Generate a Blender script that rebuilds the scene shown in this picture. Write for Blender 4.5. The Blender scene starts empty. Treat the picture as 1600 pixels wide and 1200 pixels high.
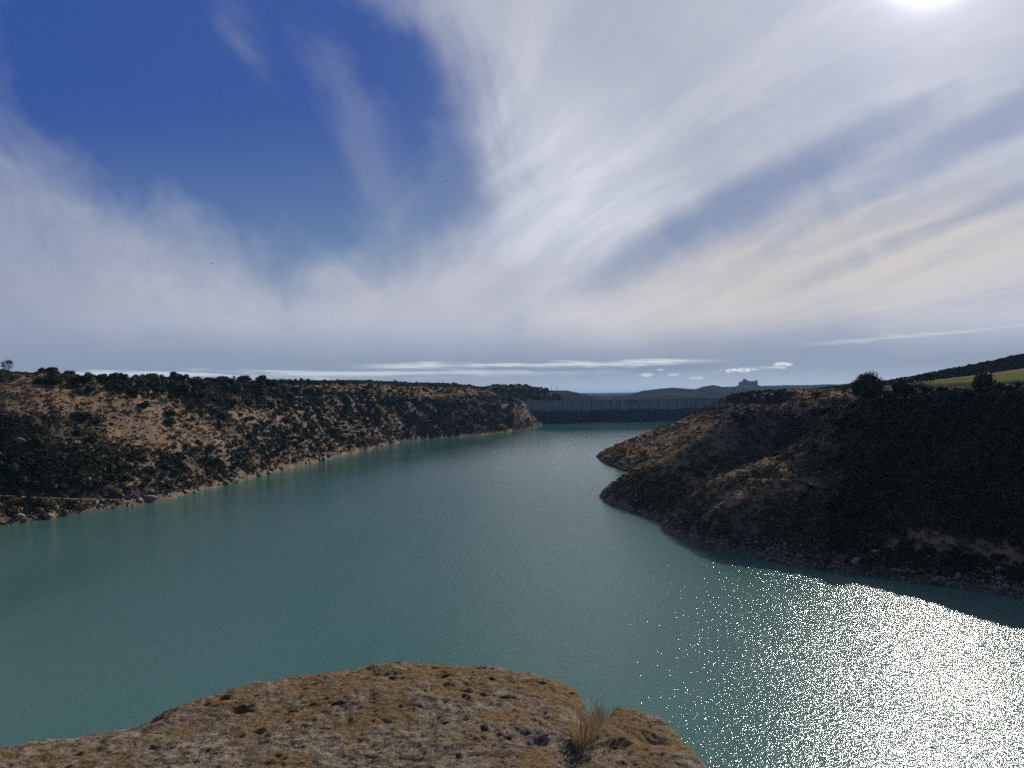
import bpy, math, random
import numpy as np
from mathutils import Vector, Matrix

sc = bpy.context.scene
C = sc.collection
R = math.radians
rng = np.random.default_rng(7)
random.seed(7)

# ------------------------------------------------------------------ camera
HAZE = 0.000036
H = 40.0                       # eye height above the water
F = 1202.0                     # focal length in photo pixels (1600 wide)
cam_d = bpy.data.cameras.new('camera'); cam = bpy.data.objects.new('camera', cam_d); C.objects.link(cam)
cam_d.sensor_width = 36; cam_d.lens = 36 * F / 1600
cam_d.clip_start = 0.1; cam_d.clip_end = 60000
PITCH, ROLL = math.atan(15.1 / F), R(-0.8)
cam.matrix_world = Matrix.Translation((0, 0, H)) @ Matrix.Rotation(R(90) + PITCH, 4, 'X') @ Matrix.Rotation(ROLL, 4, 'Z')
sc.camera = cam
MW = np.array(cam.matrix_world)[:3, :3]

def ray(px, py):               # world direction of a photo pixel, scaled so that its Y is 1
    d = MW @ np.array([(px - 800) / F, -(py - 600) / F, -1.0])
    return d / d[1]
def at(px, py, Y):             # point at forward distance Y
    d = ray(px, py) * Y
    return (float(d[0]), float(d[1]), float(H + d[2]))
def shore(px, py):             # point on the water
    d = ray(px, py); Y = -H / d[2]
    return (float(d[0] * Y), float(Y), 0.0)
def proj(x, y, z):             # world -> photo pixel
    p = np.stack([np.asarray(x, float), np.asarray(y, float), np.asarray(z, float) - H], -1) @ MW
    return 800 + F * p[..., 0] / -p[..., 2], 600 - F * p[..., 1] / -p[..., 2]

# ------------------------------------------------------------------ render + light
sc.render.engine = 'CYCLES'
sc.cycles.use_denoising = False
sc.cycles.max_bounces = 5; sc.cycles.diffuse_bounces = 2; sc.cycles.glossy_bounces = 3
sc.cycles.transparent_max_bounces = 6; sc.cycles.volume_bounces = 0
sc.cycles.sample_clamp_indirect = 3
sc.view_settings.view_transform = 'Standard'; sc.view_settings.look = 'None'
sc.view_settings.exposure = 0.08; sc.view_settings.gamma = 1.0

sd = ray(1458, -80); sd = sd / np.linalg.norm(sd)
SUN_EL = math.asin(sd[2]); SUN_AZ = math.atan2(sd[0], sd[1])      # azimuth from +Y towards +X
sun_d = bpy.data.lights.new('sun', 'SUN'); sun = bpy.data.objects.new('sun', sun_d); C.objects.link(sun)
sun_d.energy = 4.3; sun_d.angle = R(0.53); sun_d.color = (1.0, 0.93, 0.83)
sun.rotation_euler = Vector((-sd[0], -sd[1], -sd[2])).to_track_quat('-Z', 'Y').to_euler()

# ------------------------------------------------------------------ node expressions
class X:
    """a socket with arithmetic"""
    def __init__(s, g, k): s.g, s.k = g, k
    def __add__(a, b): return a.g.m('ADD', a, b)
    __radd__ = __add__
    def __sub__(a, b): return a.g.m('SUBTRACT', a, b)
    def __rsub__(a, b): return a.g.m('SUBTRACT', b, a)
    def __mul__(a, b): return a.g.m('MULTIPLY', a, b)
    __rmul__ = __mul__
    def __truediv__(a, b): return a.g.m('DIVIDE', a, b)
    def __rtruediv__(a, b): return a.g.m('DIVIDE', b, a)
class G:
    def __init__(s, tree): s.t = tree; s.n = tree.nodes; s.l = tree.links
    def put(s, inp, v):
        if isinstance(v, X): s.l.new(v.k, inp)
        elif isinstance(v, (tuple, list)) and len(v) == 3 and len(inp.default_value) == 4: inp.default_value = (*v, 1)
        else: inp.default_value = v
    def m(s, op, a, b=None, c=None, clamp=False):
        n = s.n.new('ShaderNodeMath'); n.operation = op; n.use_clamp = clamp
        for i, v in enumerate((a, b, c)):
            if v is not None: s.put(n.inputs[i], v)
        return X(s, n.outputs[0])
    def ss(s, v, a, b):        # smoothstep a..b
        n = s.n.new('ShaderNodeMapRange'); n.interpolation_type = 'SMOOTHSTEP'
        s.put(n.inputs[0], v)
        lo, hi, o0, o1 = (a, b, 0.0, 1.0) if a < b else (b, a, 1.0, 0.0)
        n.inputs[1].default_value = lo; n.inputs[2].default_value = hi
        n.inputs[3].default_value = o0; n.inputs[4].default_value = o1
        return X(s, n.outputs[0])
    def mix(s, f, a, b, bt='MIX'):
        n = s.n.new('ShaderNodeMix'); n.data_type = 'RGBA'; n.blend_type = bt
        s.put(n.inputs[0], f); s.put(n.inputs[6], a); s.put(n.inputs[7], b)
        return X(s, n.outputs[2])
    def noise(s, vec, scale, detail=4, rough=0.55, dist=0.0, out=0, ntype='FBM'):
        n = s.n.new('ShaderNodeTexNoise'); s.put(n.inputs['Vector'], vec)
        n.inputs['Scale'].default_value = scale; n.inputs['Detail'].default_value = detail
        n.inputs['Roughness'].default_value = rough; n.inputs['Distortion'].default_value = dist
        return X(s, n.outputs[out])
    def voro(s, vec, scale, feature='F1', out=0):
        n = s.n.new('ShaderNodeTexVoronoi'); n.feature = feature; s.put(n.inputs['Vector'], vec)
        n.inputs['Scale'].default_value = scale
        return X(s, n.outputs[out])
    def comb(s, x, y, z=0.0):
        n = s.n.new('ShaderNodeCombineXYZ')
        for i, v in enumerate((x, y, z)): s.put(n.inputs[i], v)
        return X(s, n.outputs[0])
    def sep(s, v):
        n = s.n.new('ShaderNodeSeparateXYZ'); s.put(n.inputs[0], v)
        return [X(s, o) for o in n.outputs]
    def coord(s, which):
        n = s.n.new('ShaderNodeTexCoord'); return X(s, n.outputs[which])
    def geo(s, which):
        n = s.n.new('ShaderNodeNewGeometry'); return X(s, n.outputs[which])
    def attr(s, name, out='Color'):
        n = s.n.new('ShaderNodeAttribute'); n.attribute_name = name; return X(s, n.outputs[out])
    def scale(s, v, k):
        n = s.n.new('ShaderNodeVectorMath'); n.operation = 'MULTIPLY'; s.put(n.inputs[0], v); n.inputs[1].default_value = k
        return X(s, n.outputs[0])
    def bump(s, h, dist, strength=1.0, normal=None):
        n = s.n.new('ShaderNodeBump'); s.put(n.inputs['Strength'], strength)
        n.inputs['Distance'].default_value = dist; s.put(n.inputs['Height'], h)
        if normal is not None: s.put(n.inputs['Normal'], normal)
        return X(s, n.outputs[0])
def sr(r, g, b):               # sRGB 0-255 to linear
    f = lambda c: (c / 255 / 12.92) if c / 255 < 0.04045 else ((c / 255 + 0.055) / 1.055) ** 2.4
    return (f(r), f(g), f(b))
def mat(name, rough=0.9, spec=0.3):
    m = bpy.data.materials.new(name); m.use_nodes = True
    g = G(m.node_tree); b = g.n['Principled BSDF']
    b.inputs['Roughness'].default_value = rough; b.inputs['Specular IOR Level'].default_value = spec
    g.base = b.inputs['Base Color']; g.nor = b.inputs['Normal']; g.rgh = b.inputs['Roughness']; g.b = b
    return m, g

# ------------------------------------------------------------------ the sky (world): Nishita under thin high cloud
w = bpy.data.worlds.new('World'); sc.world = w; w.use_nodes = True
g = G(w.node_tree); g.n.clear()
vec = g.coord('Generated')
x, y, z = g.sep(vec)
zc = g.m('MAXIMUM', z, 0.0)
sky = g.n.new('ShaderNodeTexSky'); sky.sky_type = 'NISHITA'; sky.sun_disc = False
sky.sun_elevation = SUN_EL; sky.sun_rotation = SUN_AZ
sky.altitude = 400; sky.air_density = 1.0; sky.dust_density = 0.6; sky.ozone_density = 2.5
yy = g.m('MAXIMUM', y, 0.12)
front = g.ss(y, -0.1, 0.45)                   # 1 towards the sun's half of the sky
u = x / yy; v = zc / yy
# cloud-sheet coordinates: directions meet the sheet in perspective, streaks lie along one bearing
pz = zc + 0.10
cx, cy = x / pz, y / pz
ca, sa = math.cos(R(-20)), math.sin(R(-20))
across = cx * ca - cy * sa
along = cx * sa + cy * ca
warp = g.noise(g.comb(across * 0.45, along * 0.3, 3.0), 1.0, 3, 0.5)
wv = (warp - 0.5)
st1 = g.noise(g.comb(across * 1.5 + wv * 1.2, along * 0.22 + wv * 0.5, 1.7), 1.0, 6, 0.58)     # broad streaks
st2 = g.noise(g.comb(across * 5.0 + wv * 7.0, along * 1.1 + wv * 4.0, 5.1), 1.0, 7, 0.66)     # fine fibres
soft = g.noise(g.comb(u, v, 0.3), 3.2, 5, 0.55)                                                # uneven veil
wisp = g.noise(g.comb(u * 1.2 + v * 0.55, v * 0.55, 4.3), 7.0, 7, 0.6, 0.6)
edge = (soft - 0.5) * 0.95 + (wisp - 0.5) * 0.85 + (st2 - 0.5) * 0.2
def ell(cu, cv, ru, rv, rot=0.0):
    du, dv = u - cu, v - cv
    if rot:
        c_, s_ = math.cos(R(rot)), math.sin(R(rot))
        du, dv = du * c_ + dv * s_, dv * c_ - du * s_
    a, b = du / ru, dv / rv
    return g.m('SQRT', a * a + b * b)
hole = g.ss(ell(-0.38, 0.43, 0.44, 0.29, -14) + edge * 0.62, 1.06, 0.55)
hole2 = g.ss(ell(-0.15, 0.30, 0.16, 0.15, -40) + edge * 0.7, 1.1, 0.50) * 0.85
clear = g.m('MAXIMUM', hole, hole2)
rift = g.ss(ell(0.30, 0.245, 0.30, 0.036, 27) + edge * 1.1, 1.25, 0.2) * 0.62              # blue-grey rift on the right
rift2 = g.ss(ell(0.62, 0.335, 0.26, 0.03, 27) + edge * 1.1, 1.3, 0.2) * 0.60
rift3 = g.ss(ell(0.62, 0.235, 0.24, 0.016, 22) + edge * 1.2, 1.3, 0.2) * 0.38
plume = g.ss(ell(-0.20, 0.36, 0.030, 0.17, 24) + (wisp - 0.5) * 5.0 + (soft - 0.5) * 3.0, 1.6, -0.4) * 0.19
plume2 = g.ss(ell(-0.35, 0.46, 0.03, 0.08, 30) + (wisp - 0.5) * 5.0 + (soft - 0.5) * 3.0, 1.5, -0.4) * 0.22
veil = 1.0 - clear
veil = veil * (0.92 + (st1 - 0.5) * 0.34 + (st2 - 0.5) * (0.10 + 0.30 * g.ss(u, -0.1, 0.4) ) + (soft - 0.5) * 0.45 + (wisp - 0.5) * 0.22)
veil = g.m('MAXIMUM', veil - rift - rift2 - rift3, 0.02) + (plume + plume2) * clear
veil = g.m('MAXIMUM', veil, g.ss(v, 0.055, 0.0) * 0.45)
veil = g.m('MINIMUM', veil, 1.0)
# bare sky colour
t_el = g.ss(v, 0.0, 0.42)
bare = g.mix(t_el, sr(112, 140, 166), sr(38, 74, 148))
bare = g.mix(g.ss(u, -0.25, 0.35) * 0.8, bare, sr(104, 124, 158))
nish = g.n.new('ShaderNodeVectorMath'); nish.operation = 'SCALE'; g.l.new(sky.outputs[0], nish.inputs[0]); nish.inputs[3].default_value = 0.11
bare = g.mix(0.06, bare, X(g, nish.outputs[0]))
# cloud colour: mauve-grey left, bright in the middle, warm low on the right, grey-blue near the horizon
ccol = g.mix(g.ss(u, -0.7, -0.1), sr(152, 160, 182), sr(184, 188, 201))
ccol = g.mix(g.ss(ell(0.09, 0.24, 0.20, 0.26, 18), 1.1, 0.0) * 0.75, ccol, sr(222, 225, 233))
ccol = g.mix(g.ss(ell(0.42, 0.16, 0.50, 0.11, 8), 1.1, 0.2) * 0.85, ccol, sr(204, 198, 194))
ccol = g.mix(g.ss(ell(-0.25, 0.135, 0.5, 0.07, 0), 1.1, 0.2) * 0.55, ccol, sr(186, 186, 197))
ccol = g.mix(g.ss(v + (soft - 0.5) * 0.05, 0.105, 0.035) * 0.9, ccol, sr(134, 148, 170))
ccol = g.mix(g.ss(v, 0.035, 0.0) * g.ss(u, -0.5, 0.3) * 0.9, ccol, sr(172, 183, 196))
ccol = g.mix(g.ss(st1 + (st2 - 0.5) * 0.6, 0.62, 0.38) * g.ss(v, 0.06, 0.2) * 0.22, ccol, sr(120, 130, 158))
col = g.mix(veil, bare, ccol)
# low lenticular bank and small cumulus near the horizon
hn = g.noise(g.comb(u * 11.0 + v * 60, v * 110.0, 2.0), 1.0, 6, 0.62)
hl = g.noise(g.comb(u * 3.0, 0.0, 7.0), 1.0, 4, 0.5) - 0.5
def streak(c0, slope, thick, u0, u1, amp, jit=0.012):
    d = g.m('ABSOLUTE', v - (u * slope + c0) - hl * jit)
    ends = g.ss(u, u0 - 0.09, u0 + 0.03) * g.ss(u, u1 + 0.03, u1 - 0.06)
    return g.ss(d + (0.5 - hn) * thick * 7.0, thick * 1.5, thick * -0.4) * ends * amp
bank = g.m('MAXIMUM', streak(0.0375, 0.006, 0.0032, -0.14, 0.26, 1.0), streak(0.026, -0.012, 0.0045, -0.80, 0.0, 0.75))
bank = g.m('MAXIMUM', bank, streak(0.0275, 0.0, 0.003, -0.10, 0.14, 0.5))
bank = g.m('MAXIMUM', bank, streak(0.030, 0.075, 0.0028, 0.44, 0.9, 0.45))
under = streak(0.0305, 0.004, 0.006, -0.16, 0.27, 0.5)
col = g.mix(under, col, sr(116, 134, 160))
col = g.mix(bank, col, sr(206, 211, 218))
pn = g.noise(g.comb(u * 60.0, v * 90.0, 9.0), 1.0, 4, 0.6) - 0.5
for cu, cv, ru, rv, a in ((0.287, 0.027, 0.017, 0.0032, 0.95), (0.335, 0.0295, 0.015, 0.0024, 0.6), (0.352, 0.0340, 0.012, 0.0022, 0.85), (0.175, 0.022, 0.009, 0.0018, 0.6), (0.192, 0.028, 0.006, 0.0017, 0.5), (0.236, 0.0175, 0.009, 0.0015, 0.45), (0.213, 0.0215, 0.008, 0.0013, 0.4)):
    col = g.mix(g.ss(ell(cu, cv, ru * 1.1, rv * 1.1) + pn * 4.5, 1.3, 0.3) * a, col, sr(222, 226, 232))
# away from the sun the sky is deep and clear
back = g.mix(g.ss(z, 0.0, 0.7), (0.075, 0.12, 0.22), (0.02, 0.05, 0.16))
back = g.mix(0.15, back, X(g, nish.outputs[0]))
col = g.mix(front, back, col)
# aureole round the sun
dn = g.n.new('ShaderNodeVectorMath'); dn.operation = 'DOT_PRODUCT'; g.l.new(vec.k, dn.inputs[0]); dn.inputs[1].default_value = tuple(sd)
ang = g.m('ARCCOSINE', g.m('MINIMUM', X(g, dn.outputs['Value']), 1.0)) * (180 / math.pi)
core = g.m('EXPONENT', ang * ang * -0.30) * 4.0
halo = g.m('EXPONENT', ang * -0.22) * 0.45
glow = g.m('EXPONENT', ang * -0.075) * 0.06
tot = core + halo + glow
add = g.n.new('ShaderNodeMix'); add.data_type = 'RGBA'; add.blend_type = 'ADD'; add.inputs[0].default_value = 1
g.put(add.inputs[6], col); g.put(add.inputs[7], g.comb(tot, tot * 0.975, tot * 0.98))
bg = g.n.new('ShaderNodeBackground'); g.l.new(add.outputs[2], bg.inputs[0]); bg.inputs[1].default_value = 1.0
out = g.n.new('ShaderNodeOutputWorld'); g.l.new(bg.outputs[0], out.inputs[0])
w.cycles.sampling_method = 'MANUAL'; w.cycles.sample_map_resolution = 512

# ------------------------------------------------------------------ helpers for objects
def tag(o, label=None, cat=None, group=None, kind=None):
    if label: o['label'] = label
    if cat: o['category'] = cat
    if group: o['group'] = group
    if kind: o['kind'] = kind
    return o
def empty(name, loc=(0, 0, 0), rz=0.0, s=1.0):
    o = bpy.data.objects.new(name, None); C.objects.link(o); o.empty_display_size = 0.3
    o.location = loc; o.rotation_euler = (0, 0, rz); o.scale = (s, s, s) if np.isscalar(s) else s
    return o
def npmesh(name, V, Fc, material=None, parent=None, smooth=False, colors=None, link=True):
    V = np.asarray(V, np.float32); Fc = np.asarray(Fc, np.int32)
    me = bpy.data.meshes.new(name); k = Fc.shape[1]
    me.vertices.add(len(V)); me.vertices.foreach_set('co', V.ravel())
    me.loops.add(Fc.size); me.loops.foreach_set('vertex_index', Fc.ravel())
    me.polygons.add(len(Fc)); me.polygons.foreach_set('loop_start', np.arange(len(Fc), dtype=np.int32) * k)
    me.polygons.foreach_set('loop_total', np.full(len(Fc), k, np.int32))
    if colors is not None:
        for an, arr in colors.items():
            a = me.attributes.new(an, 'FLOAT_COLOR', 'POINT')
            c4 = np.ones((len(V), 4), np.float32); c4[:, :3] = arr; a.data.foreach_set('color', c4.ravel())
    me.update(calc_edges=True); me.validate()
    if smooth: me.polygons.foreach_set('use_smooth', np.ones(len(Fc), bool))
    if material: me.materials.append(material)
    if not link: return me
    o = bpy.data.objects.new(name, me); C.objects.link(o)
    if parent: o.parent = parent
    return o
def mobj(name, me, parent=None, loc=(0, 0, 0)):
    o = bpy.data.objects.new(name, me); C.objects.link(o); o.location = loc
    if parent: o.parent = parent
    return o
class MB:                      # collects quads/tris of boxes and tubes into one mesh
    def __init__(s): s.v = []; s.f = []
    def box(s, c, d, rz=0.0, taper=1.0):
        b = len(s.v); cx_, cy_, cz_ = c; hx, hy, hz = d[0] / 2, d[1] / 2, d[2] / 2
        for k, zz in ((1.0, -hz), (taper, hz)):
            for sx, sy in ((-1, -1), (1, -1), (1, 1), (-1, 1)):
                xx, yy_ = sx * hx * k, sy * hy * k
                s.v.append((cx_ + xx * math.cos(rz) - yy_ * math.sin(rz), cy_ + xx * math.sin(rz) + yy_ * math.cos(rz), cz_ + zz))
        for q in ((0, 3, 2, 1), (4, 5, 6, 7), (0, 1, 5, 4), (1, 2, 6, 5), (2, 3, 7, 6), (3, 0, 4, 7)): s.f.append(tuple(b + i for i in q))
    def tube(s, pts, rad, n=6):
        pts = [Vector(p) for p in pts]; b = len(s.v)
        for i, p in enumerate(pts):
            d = (pts[min(i + 1, len(pts) - 1)] - pts[max(i - 1, 0)]).normalized()
            a = d.cross(Vector((0.3, 1, 0.1))).normalized() if abs(d.y) < 0.9 else d.cross(Vector((1, 0, 0))).normalized()
            c = d.cross(a); r = rad[i] if hasattr(rad, '__len__') else rad
            for k in range(n):
                t = 2 * math.pi * k / n; s.v.append(tuple(p + a * math.cos(t) * r + c * math.sin(t) * r))
        for i in range(len(pts) - 1):
            for k in range(n):
                k2 = (k + 1) % n; s.f.append((b + i * n + k, b + i * n + k2, b + (i + 1) * n + k2, b + (i + 1) * n + k))
        e = b + (len(pts) - 1) * n
        for k in range(1, n - 1, 2):
            s.f.append((e, e + k, e + k + 1, e + (k + 2) % n) if k + 2 <= n else (e, e + k, e + k + 1, e + k + 1))
    def build(s, name, m, parent=None, link=True):
        me = bpy.data.meshes.new(name); me.from_pydata(s.v, [], [tuple(dict.fromkeys(f)) for f in s.f]); me.materials.append(m)
        return mobj(name, me, parent) if link else me

# gradient noise in numpy
_P = rng.permutation(4096); _A = rng.uniform(0, 2 * np.pi, 4096); _GX, _GY = np.cos(_A), np.sin(_A)
def gn(x, y):
    xi, yi = np.floor(x).astype(int), np.floor(y).astype(int); xf, yf = x - xi, y - yi
    def gr(i, j, dx, dy):
        h = _P[(_P[i & 4095] + j) & 4095]; return _GX[h] * dx + _GY[h] * dy
    a = xf * xf * xf * (xf * (xf * 6 - 15) + 10); b = yf * yf * yf * (yf * (yf * 6 - 15) + 10)
    n0 = gr(xi, yi, xf, yf) * (1 - a) + gr(xi + 1, yi, xf - 1, yf) * a
    n1 = gr(xi, yi + 1, xf, yf - 1) * (1 - a) + gr(xi + 1, yi + 1, xf - 1, yf - 1) * a
    return (n0 * (1 - b) + n1 * b) * 1.5
def fbm(x, y, o=4, k=0.5):
    s_, a, t = 0, 1.0, 0
    for i in range(o): s_ = s_ + a * gn(x * 2 ** i + 17.3 * i, y * 2 ** i - 9.1 * i); t += a; a *= k
    return s_ / t
def ridged(x, y, o=3):
    s_, a, t = 0, 1.0, 0
    for i in range(o): s_ = s_ + a * (1 - np.abs(gn(x * 2 ** i + 31.7 * i, y * 2 ** i + 5.3 * i)) * 2); t += a; a *= 0.5
    return s_ / t
def sstep(v_, a, b):
    t = np.clip((v_ - a) / (b - a), 0, 1); return t * t * (3 - 2 * t)

# ------------------------------------------------------------------ the lie of the land
CP = []
L_SHORE = [(0, 822), (60, 813), (120, 803), (190, 792), (250, 782), (290, 773), (330, 763), (380, 750), (420, 740), (470, 728), (515, 716), (560, 705), (590, 697), (620, 690), (660, 686), (700, 683), (745, 680), (790, 675), (822, 667)]
CREST = [(-140, 586, 318), (0, 588, 322), (60, 588, 332), (100, 591, 340), (150, 597, 350), (200, 600, 365), (250, 602, 390), (300, 605, 420), (360, 605, 450), (420, 604, 500), (480, 604, 570), (560, 604, 660), (620, 601, 740), (700, 603, 860), (760, 605, 930), (800, 622, 985)]
for px in range(-140, 821, 20):
    sp = shore(px, float(np.interp(px, [-140] + [p[0] for p in L_SHORE], [842] + [p[1] for p in L_SHORE])))
    cp = at(px, float(np.interp(px, [p[0] for p in CREST], [p[1] for p in CREST])), float(np.interp(px, [p[0] for p in CREST], [p[2] for p in CREST])))
    CP.append(sp)
    if px % 40 == 0 or px < 160: CP.append(cp)
    if px % 40 == 20: 
        for t, zf_ in ((0.10, 0.11), (0.3, 0.34 + 0.05 * math.sin(px / 47)), (0.55, 0.61 + 0.05 * math.sin(px / 61 + 1)), (0.8, 0.86)):
            CP.append((sp[0] + (cp[0] - sp[0]) * t, sp[1] + (cp[1] - sp[1]) * t, cp[2] * zf_))
    if px % 80 == 20:
        CP.append((cp[0] - 40, cp[1] + 30, cp[2] - 0.5)); CP.append((cp[0] - 320, cp[1] + 200, cp[2] - 4))
CP += [(-185, 170, 0), (-200, 110, 0), (-215, 50, 0), (-235, 200, 30), (-260, 120, 34), (-255, 170, 35)]
CP += [(-12, 1020, 27), (10, 1000, 14), (22, 960, 4), (-30, 1000, 30), (-60, 1060, 36), (22, 1022, 3), (-10, 1060, 29), (40, 940, -7), (38, 900, -8), (47, 985, -7), (46, 1018, -6)]
# wooded shoulder beyond the left end of the dam
for px, py, Y in ((790, 604, 1130), (830, 604, 1160), (855, 608, 1190), (870, 616, 1210), (900, 626, 1230)): CP.append(at(px, py, Y))
CP += [(120, 1180, 2), (200, 1200, 2), (280, 1200, 4), (120, 1300, 0), (220, 1350, 0), (90, 1110, 4), (180, 1130, 0), (260, 1140, 2)]
# bed of the reservoir
CP += [(-20, 250, -16), (-45, 350, -16), (-20, 450, -15), (0, 600, -15), (45, 720, -15), (100, 860, -15), (140, 980, -15), (90, 1000, -14), (0, 150, -16), (-60, 200, -16), (-120, 180, -12), (45, 120, -16), (0, 60, -16), (60, 70, -16), (-130, 90, -14), (-100, 270, -10), (-80, 400, -10), (-60, 540, -10), (10, 330, -12), (15, 230, -12), (30, 180, -10), (20, 400, -10), (40, 540, -10), (220, 1060, -12), (-40, 640, -8), (60, 1030, -8)]
# right bank
CP += [shore(*p) for p in ((937, 717), (952, 728), (970, 735), (988, 741), (951, 766), (944, 780), (970, 793), (1000, 805), (1035, 819), (1058, 835), (1080, 848), (1115, 858), (1157, 866), (1200, 876), (1250, 885), (1320, 895), (1400, 905), (1500, 919), (1600, 935))]
CP += [(66, 368, 0.3), (60, 330, 0.2), (90, 550, 0), (135, 720, 0), (195, 900, 0), (282, 1070, 0), (115, 125, 0), (135, 95, 0), (150, 50, 0)]
for px, py, Y in ((960, 705, 466), (985, 692, 472), (1030, 669, 485), (1085, 648, 495), (1118, 630, 510), (1150, 618, 525), (1200, 613, 560), (1300, 613, 650), (1400, 610, 700)): CP.append(at(px, py, Y))
CP += [(200, 620, 30), (260, 820, 30), (340, 1060, 31), (330, 1100, 30), (400, 900, 38), (350, 700, 40), (450, 1100, 42), (330, 1180, 28)]
CP += [(78, 362, 4), (96, 378, 11), (118, 392, 20), (140, 400, 30), (100, 430, 18), (75, 420, 7), (130, 450, 27)]
for px, py, Y in ((962, 760, 290), (1000, 737, 284), (1060, 712, 272), (1105, 686, 264), (1132, 670, 260), (1170, 650, 259), (1195, 638, 264), (1245, 626, 276), (1302, 621, 286), (1260, 618, 330), (1230, 613, 420)): CP.append(at(px, py, Y))
CP += [(47, 240, 1.5), (60, 246, 7.5), (78, 250, 15), (93, 254, 23), (106, 263, 31), (52, 262, 9), (70, 330, 12), (95, 320, 26)]
for px, py, Y in ((1085, 800, 214), (1100, 753, 226), (1150, 736, 230), (1195, 721, 233), (1257, 691, 236), (1302, 658, 240), (1330, 632, 248), (1157, 779, 200), (1200, 772, 199), (1245, 764, 198), (1270, 740, 203), (1276, 702, 213), (1120, 812, 199), (1200, 745, 214), (1150, 757, 213)): CP.append(at(px, py, Y))
CP += [(73, 186, 7), (93, 189, 17), (100, 172, 15), (104, 205, 27), (112, 155, 15), (135, 130, 16)]
for px, py, Y in ((1340, 622, 236), (1393, 619, 226), (1450, 618, 214), (1494, 618, 204), (1542, 619, 196), (1600, 620, 188)): CP.append(at(px, py, Y))
CP += [(150, 165, 36), (170, 120, 36), (185, 60, 35), (180, 200, 37)]
for px in (1400, 1440, 1480, 1520, 1560, 1600, 1640):
    for Y, zt in ((222, 37.2), (240, 37.8), (260, 38.6)):
        if Y > 215 + (1500 - px) * 0.05: CP.append((ray(px, 600)[0] * Y, Y, zt))
for px, py, Y in ((1380, 612, 270), (1450, 607, 280), (1520, 606, 280), (1600, 606, 275), (1450, 600, 400), (1530, 595, 400), (1600, 588, 400), (1450, 597, 480), (1380, 606, 520), (1250, 615, 500), (1310, 613, 520), (1600, 556, 600), (1570, 563, 610), (1530, 572, 620), (1490, 580, 630), (1450, 588, 640), (1400, 598, 650), (1350, 608, 650), (1600, 572, 500), (1540, 584, 500), (1300, 618, 430), (1350, 615, 400)): CP.append(at(px, py, Y))
CP += [(520, 560, 72), (620, 500, 78), (500, 330, 48), (330, 180, 42), (520, 800, 60), (700, 800, 75)]
CPa = np.array(CP)
_xy = CPa[:, :2]
_K = np.hypot(_xy[:, None, 0] - _xy[None, :, 0], _xy[:, None, 1] - _xy[None, :, 1])
_n = len(CPa)
_A2 = np.zeros((_n + 3, _n + 3)); _A2[:_n, :_n] = -_K + np.eye(_n) * 0.6
_A2[:_n, _n:] = np.c_[np.ones(_n), _xy / 500]; _A2[_n:, :_n] = _A2[:_n, _n:].T
_W = np.linalg.solve(_A2, np.r_[CPa[:, 2], 0, 0, 0])
def rbf(x, y):
    sh = x.shape; x = x.ravel(); y = y.ravel(); o = _W[_n] + _W[_n + 1] * x / 500 + _W[_n + 2] * y / 500
    for i in range(_n): o -= _W[i] * np.hypot(x - _xy[i, 0], y - _xy[i, 1])
    return o.reshape(sh)
# far land: skyline profiles of successive ridges, each (distance, [(px, py)...])
FAR = [(2300, 420, [(560, 622), (700, 618), (800, 616), (862, 610), (886, 610), (905, 614), (935, 619), (960, 625), (1000, 626), (1100, 622), (1300, 615), (1700, 600)]),
       (3000, 600, [(560, 620), (900, 620), (955, 621), (985, 616), (1005, 610.5), (1030, 607), (1050, 605.5), (1075, 607.5), (1087, 608), (1100, 603.5), (1115, 601.5), (1130, 605), (1160, 607), (1300, 606), (1700, 597)]),
       (4300, 700, [(560, 622), (1000, 616), (1090, 611), (1130, 604.5), (1148, 603.5), (1156, 601.2), (1182, 601.2), (1190, 603), (1230, 602), (1280, 601), (1310, 600.5), (1330, 598.5), (1346, 599), (1360, 601), (1700, 590)]),
       (11000, 2600, [(0, 628), (700, 617), (900, 614.3), (960, 613.6), (1100, 612), (1700, 602)])]
def far_h(x, y):
    az = x / np.maximum(y, 1.0); r = np.hypot(x, y); z_ = np.full(x.shape, 0.0)
    for Y0, wd, prof in FAR:
        us, zs = [], []
        for px, py in prof:
            q = at(px, py, Y0); us.append(q[0] / q[1]); zs.append(q[2])
        top = np.interp(az, us, zs)
        jit = fbm(x / 260, y / 700, 3) * wd * 0.25
        b = np.exp(-((y + jit - Y0) / wd) ** 2)
        z_ = np.maximum(z_, top * b + (1 - b) * -5)
    z_ = z_ + fbm(x / 90, y / 90, 4) * np.minimum(3.0, r / 1200)
    z_ = np.where(r > 9000, np.maximum(z_, -10), z_)
    return z_
def polydist(x, y, P):
    best = np.full(x.shape, 1e9); zz = np.zeros(x.shape)
    for (a, b) in zip(P[:-1], P[1:]):
        ax, ay, bx, by = a[0], a[1], b[0], b[1]; L = (bx - ax) ** 2 + (by - ay) ** 2
        t = np.clip(((x - ax) * (bx - ax) + (y - ay) * (by - ay)) / L, 0, 1)
        d = np.hypot(x - ax - t * (bx - ax), y - ay - t * (by - ay)); m = d < best
        best = np.where(m, d, best); zz = np.where(m, a[2] + t * (b[2] - a[2]), zz)
    return best, zz
def onslope(px, py, Y0, Y1):   # march the pixel ray onto the smooth land
    ys = np.linspace(Y0, Y1, 500); d = ray(px, py)
    hgt = rbf(d[0] * ys, ys); hit = H + d[2] * ys < hgt
    k = int(np.argmax(hit)) if hit.any() and not hit[0] else len(ys) - 1
    return (d[0] * ys[k], ys[k], float(H + d[2] * ys[k]))
T1 = [onslope(px, py, 215, 330) for px, py in ((-120, 771), (-40, 773), (0, 774), (50, 776), (105, 779), (165, 780), (215, 783))]
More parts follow.
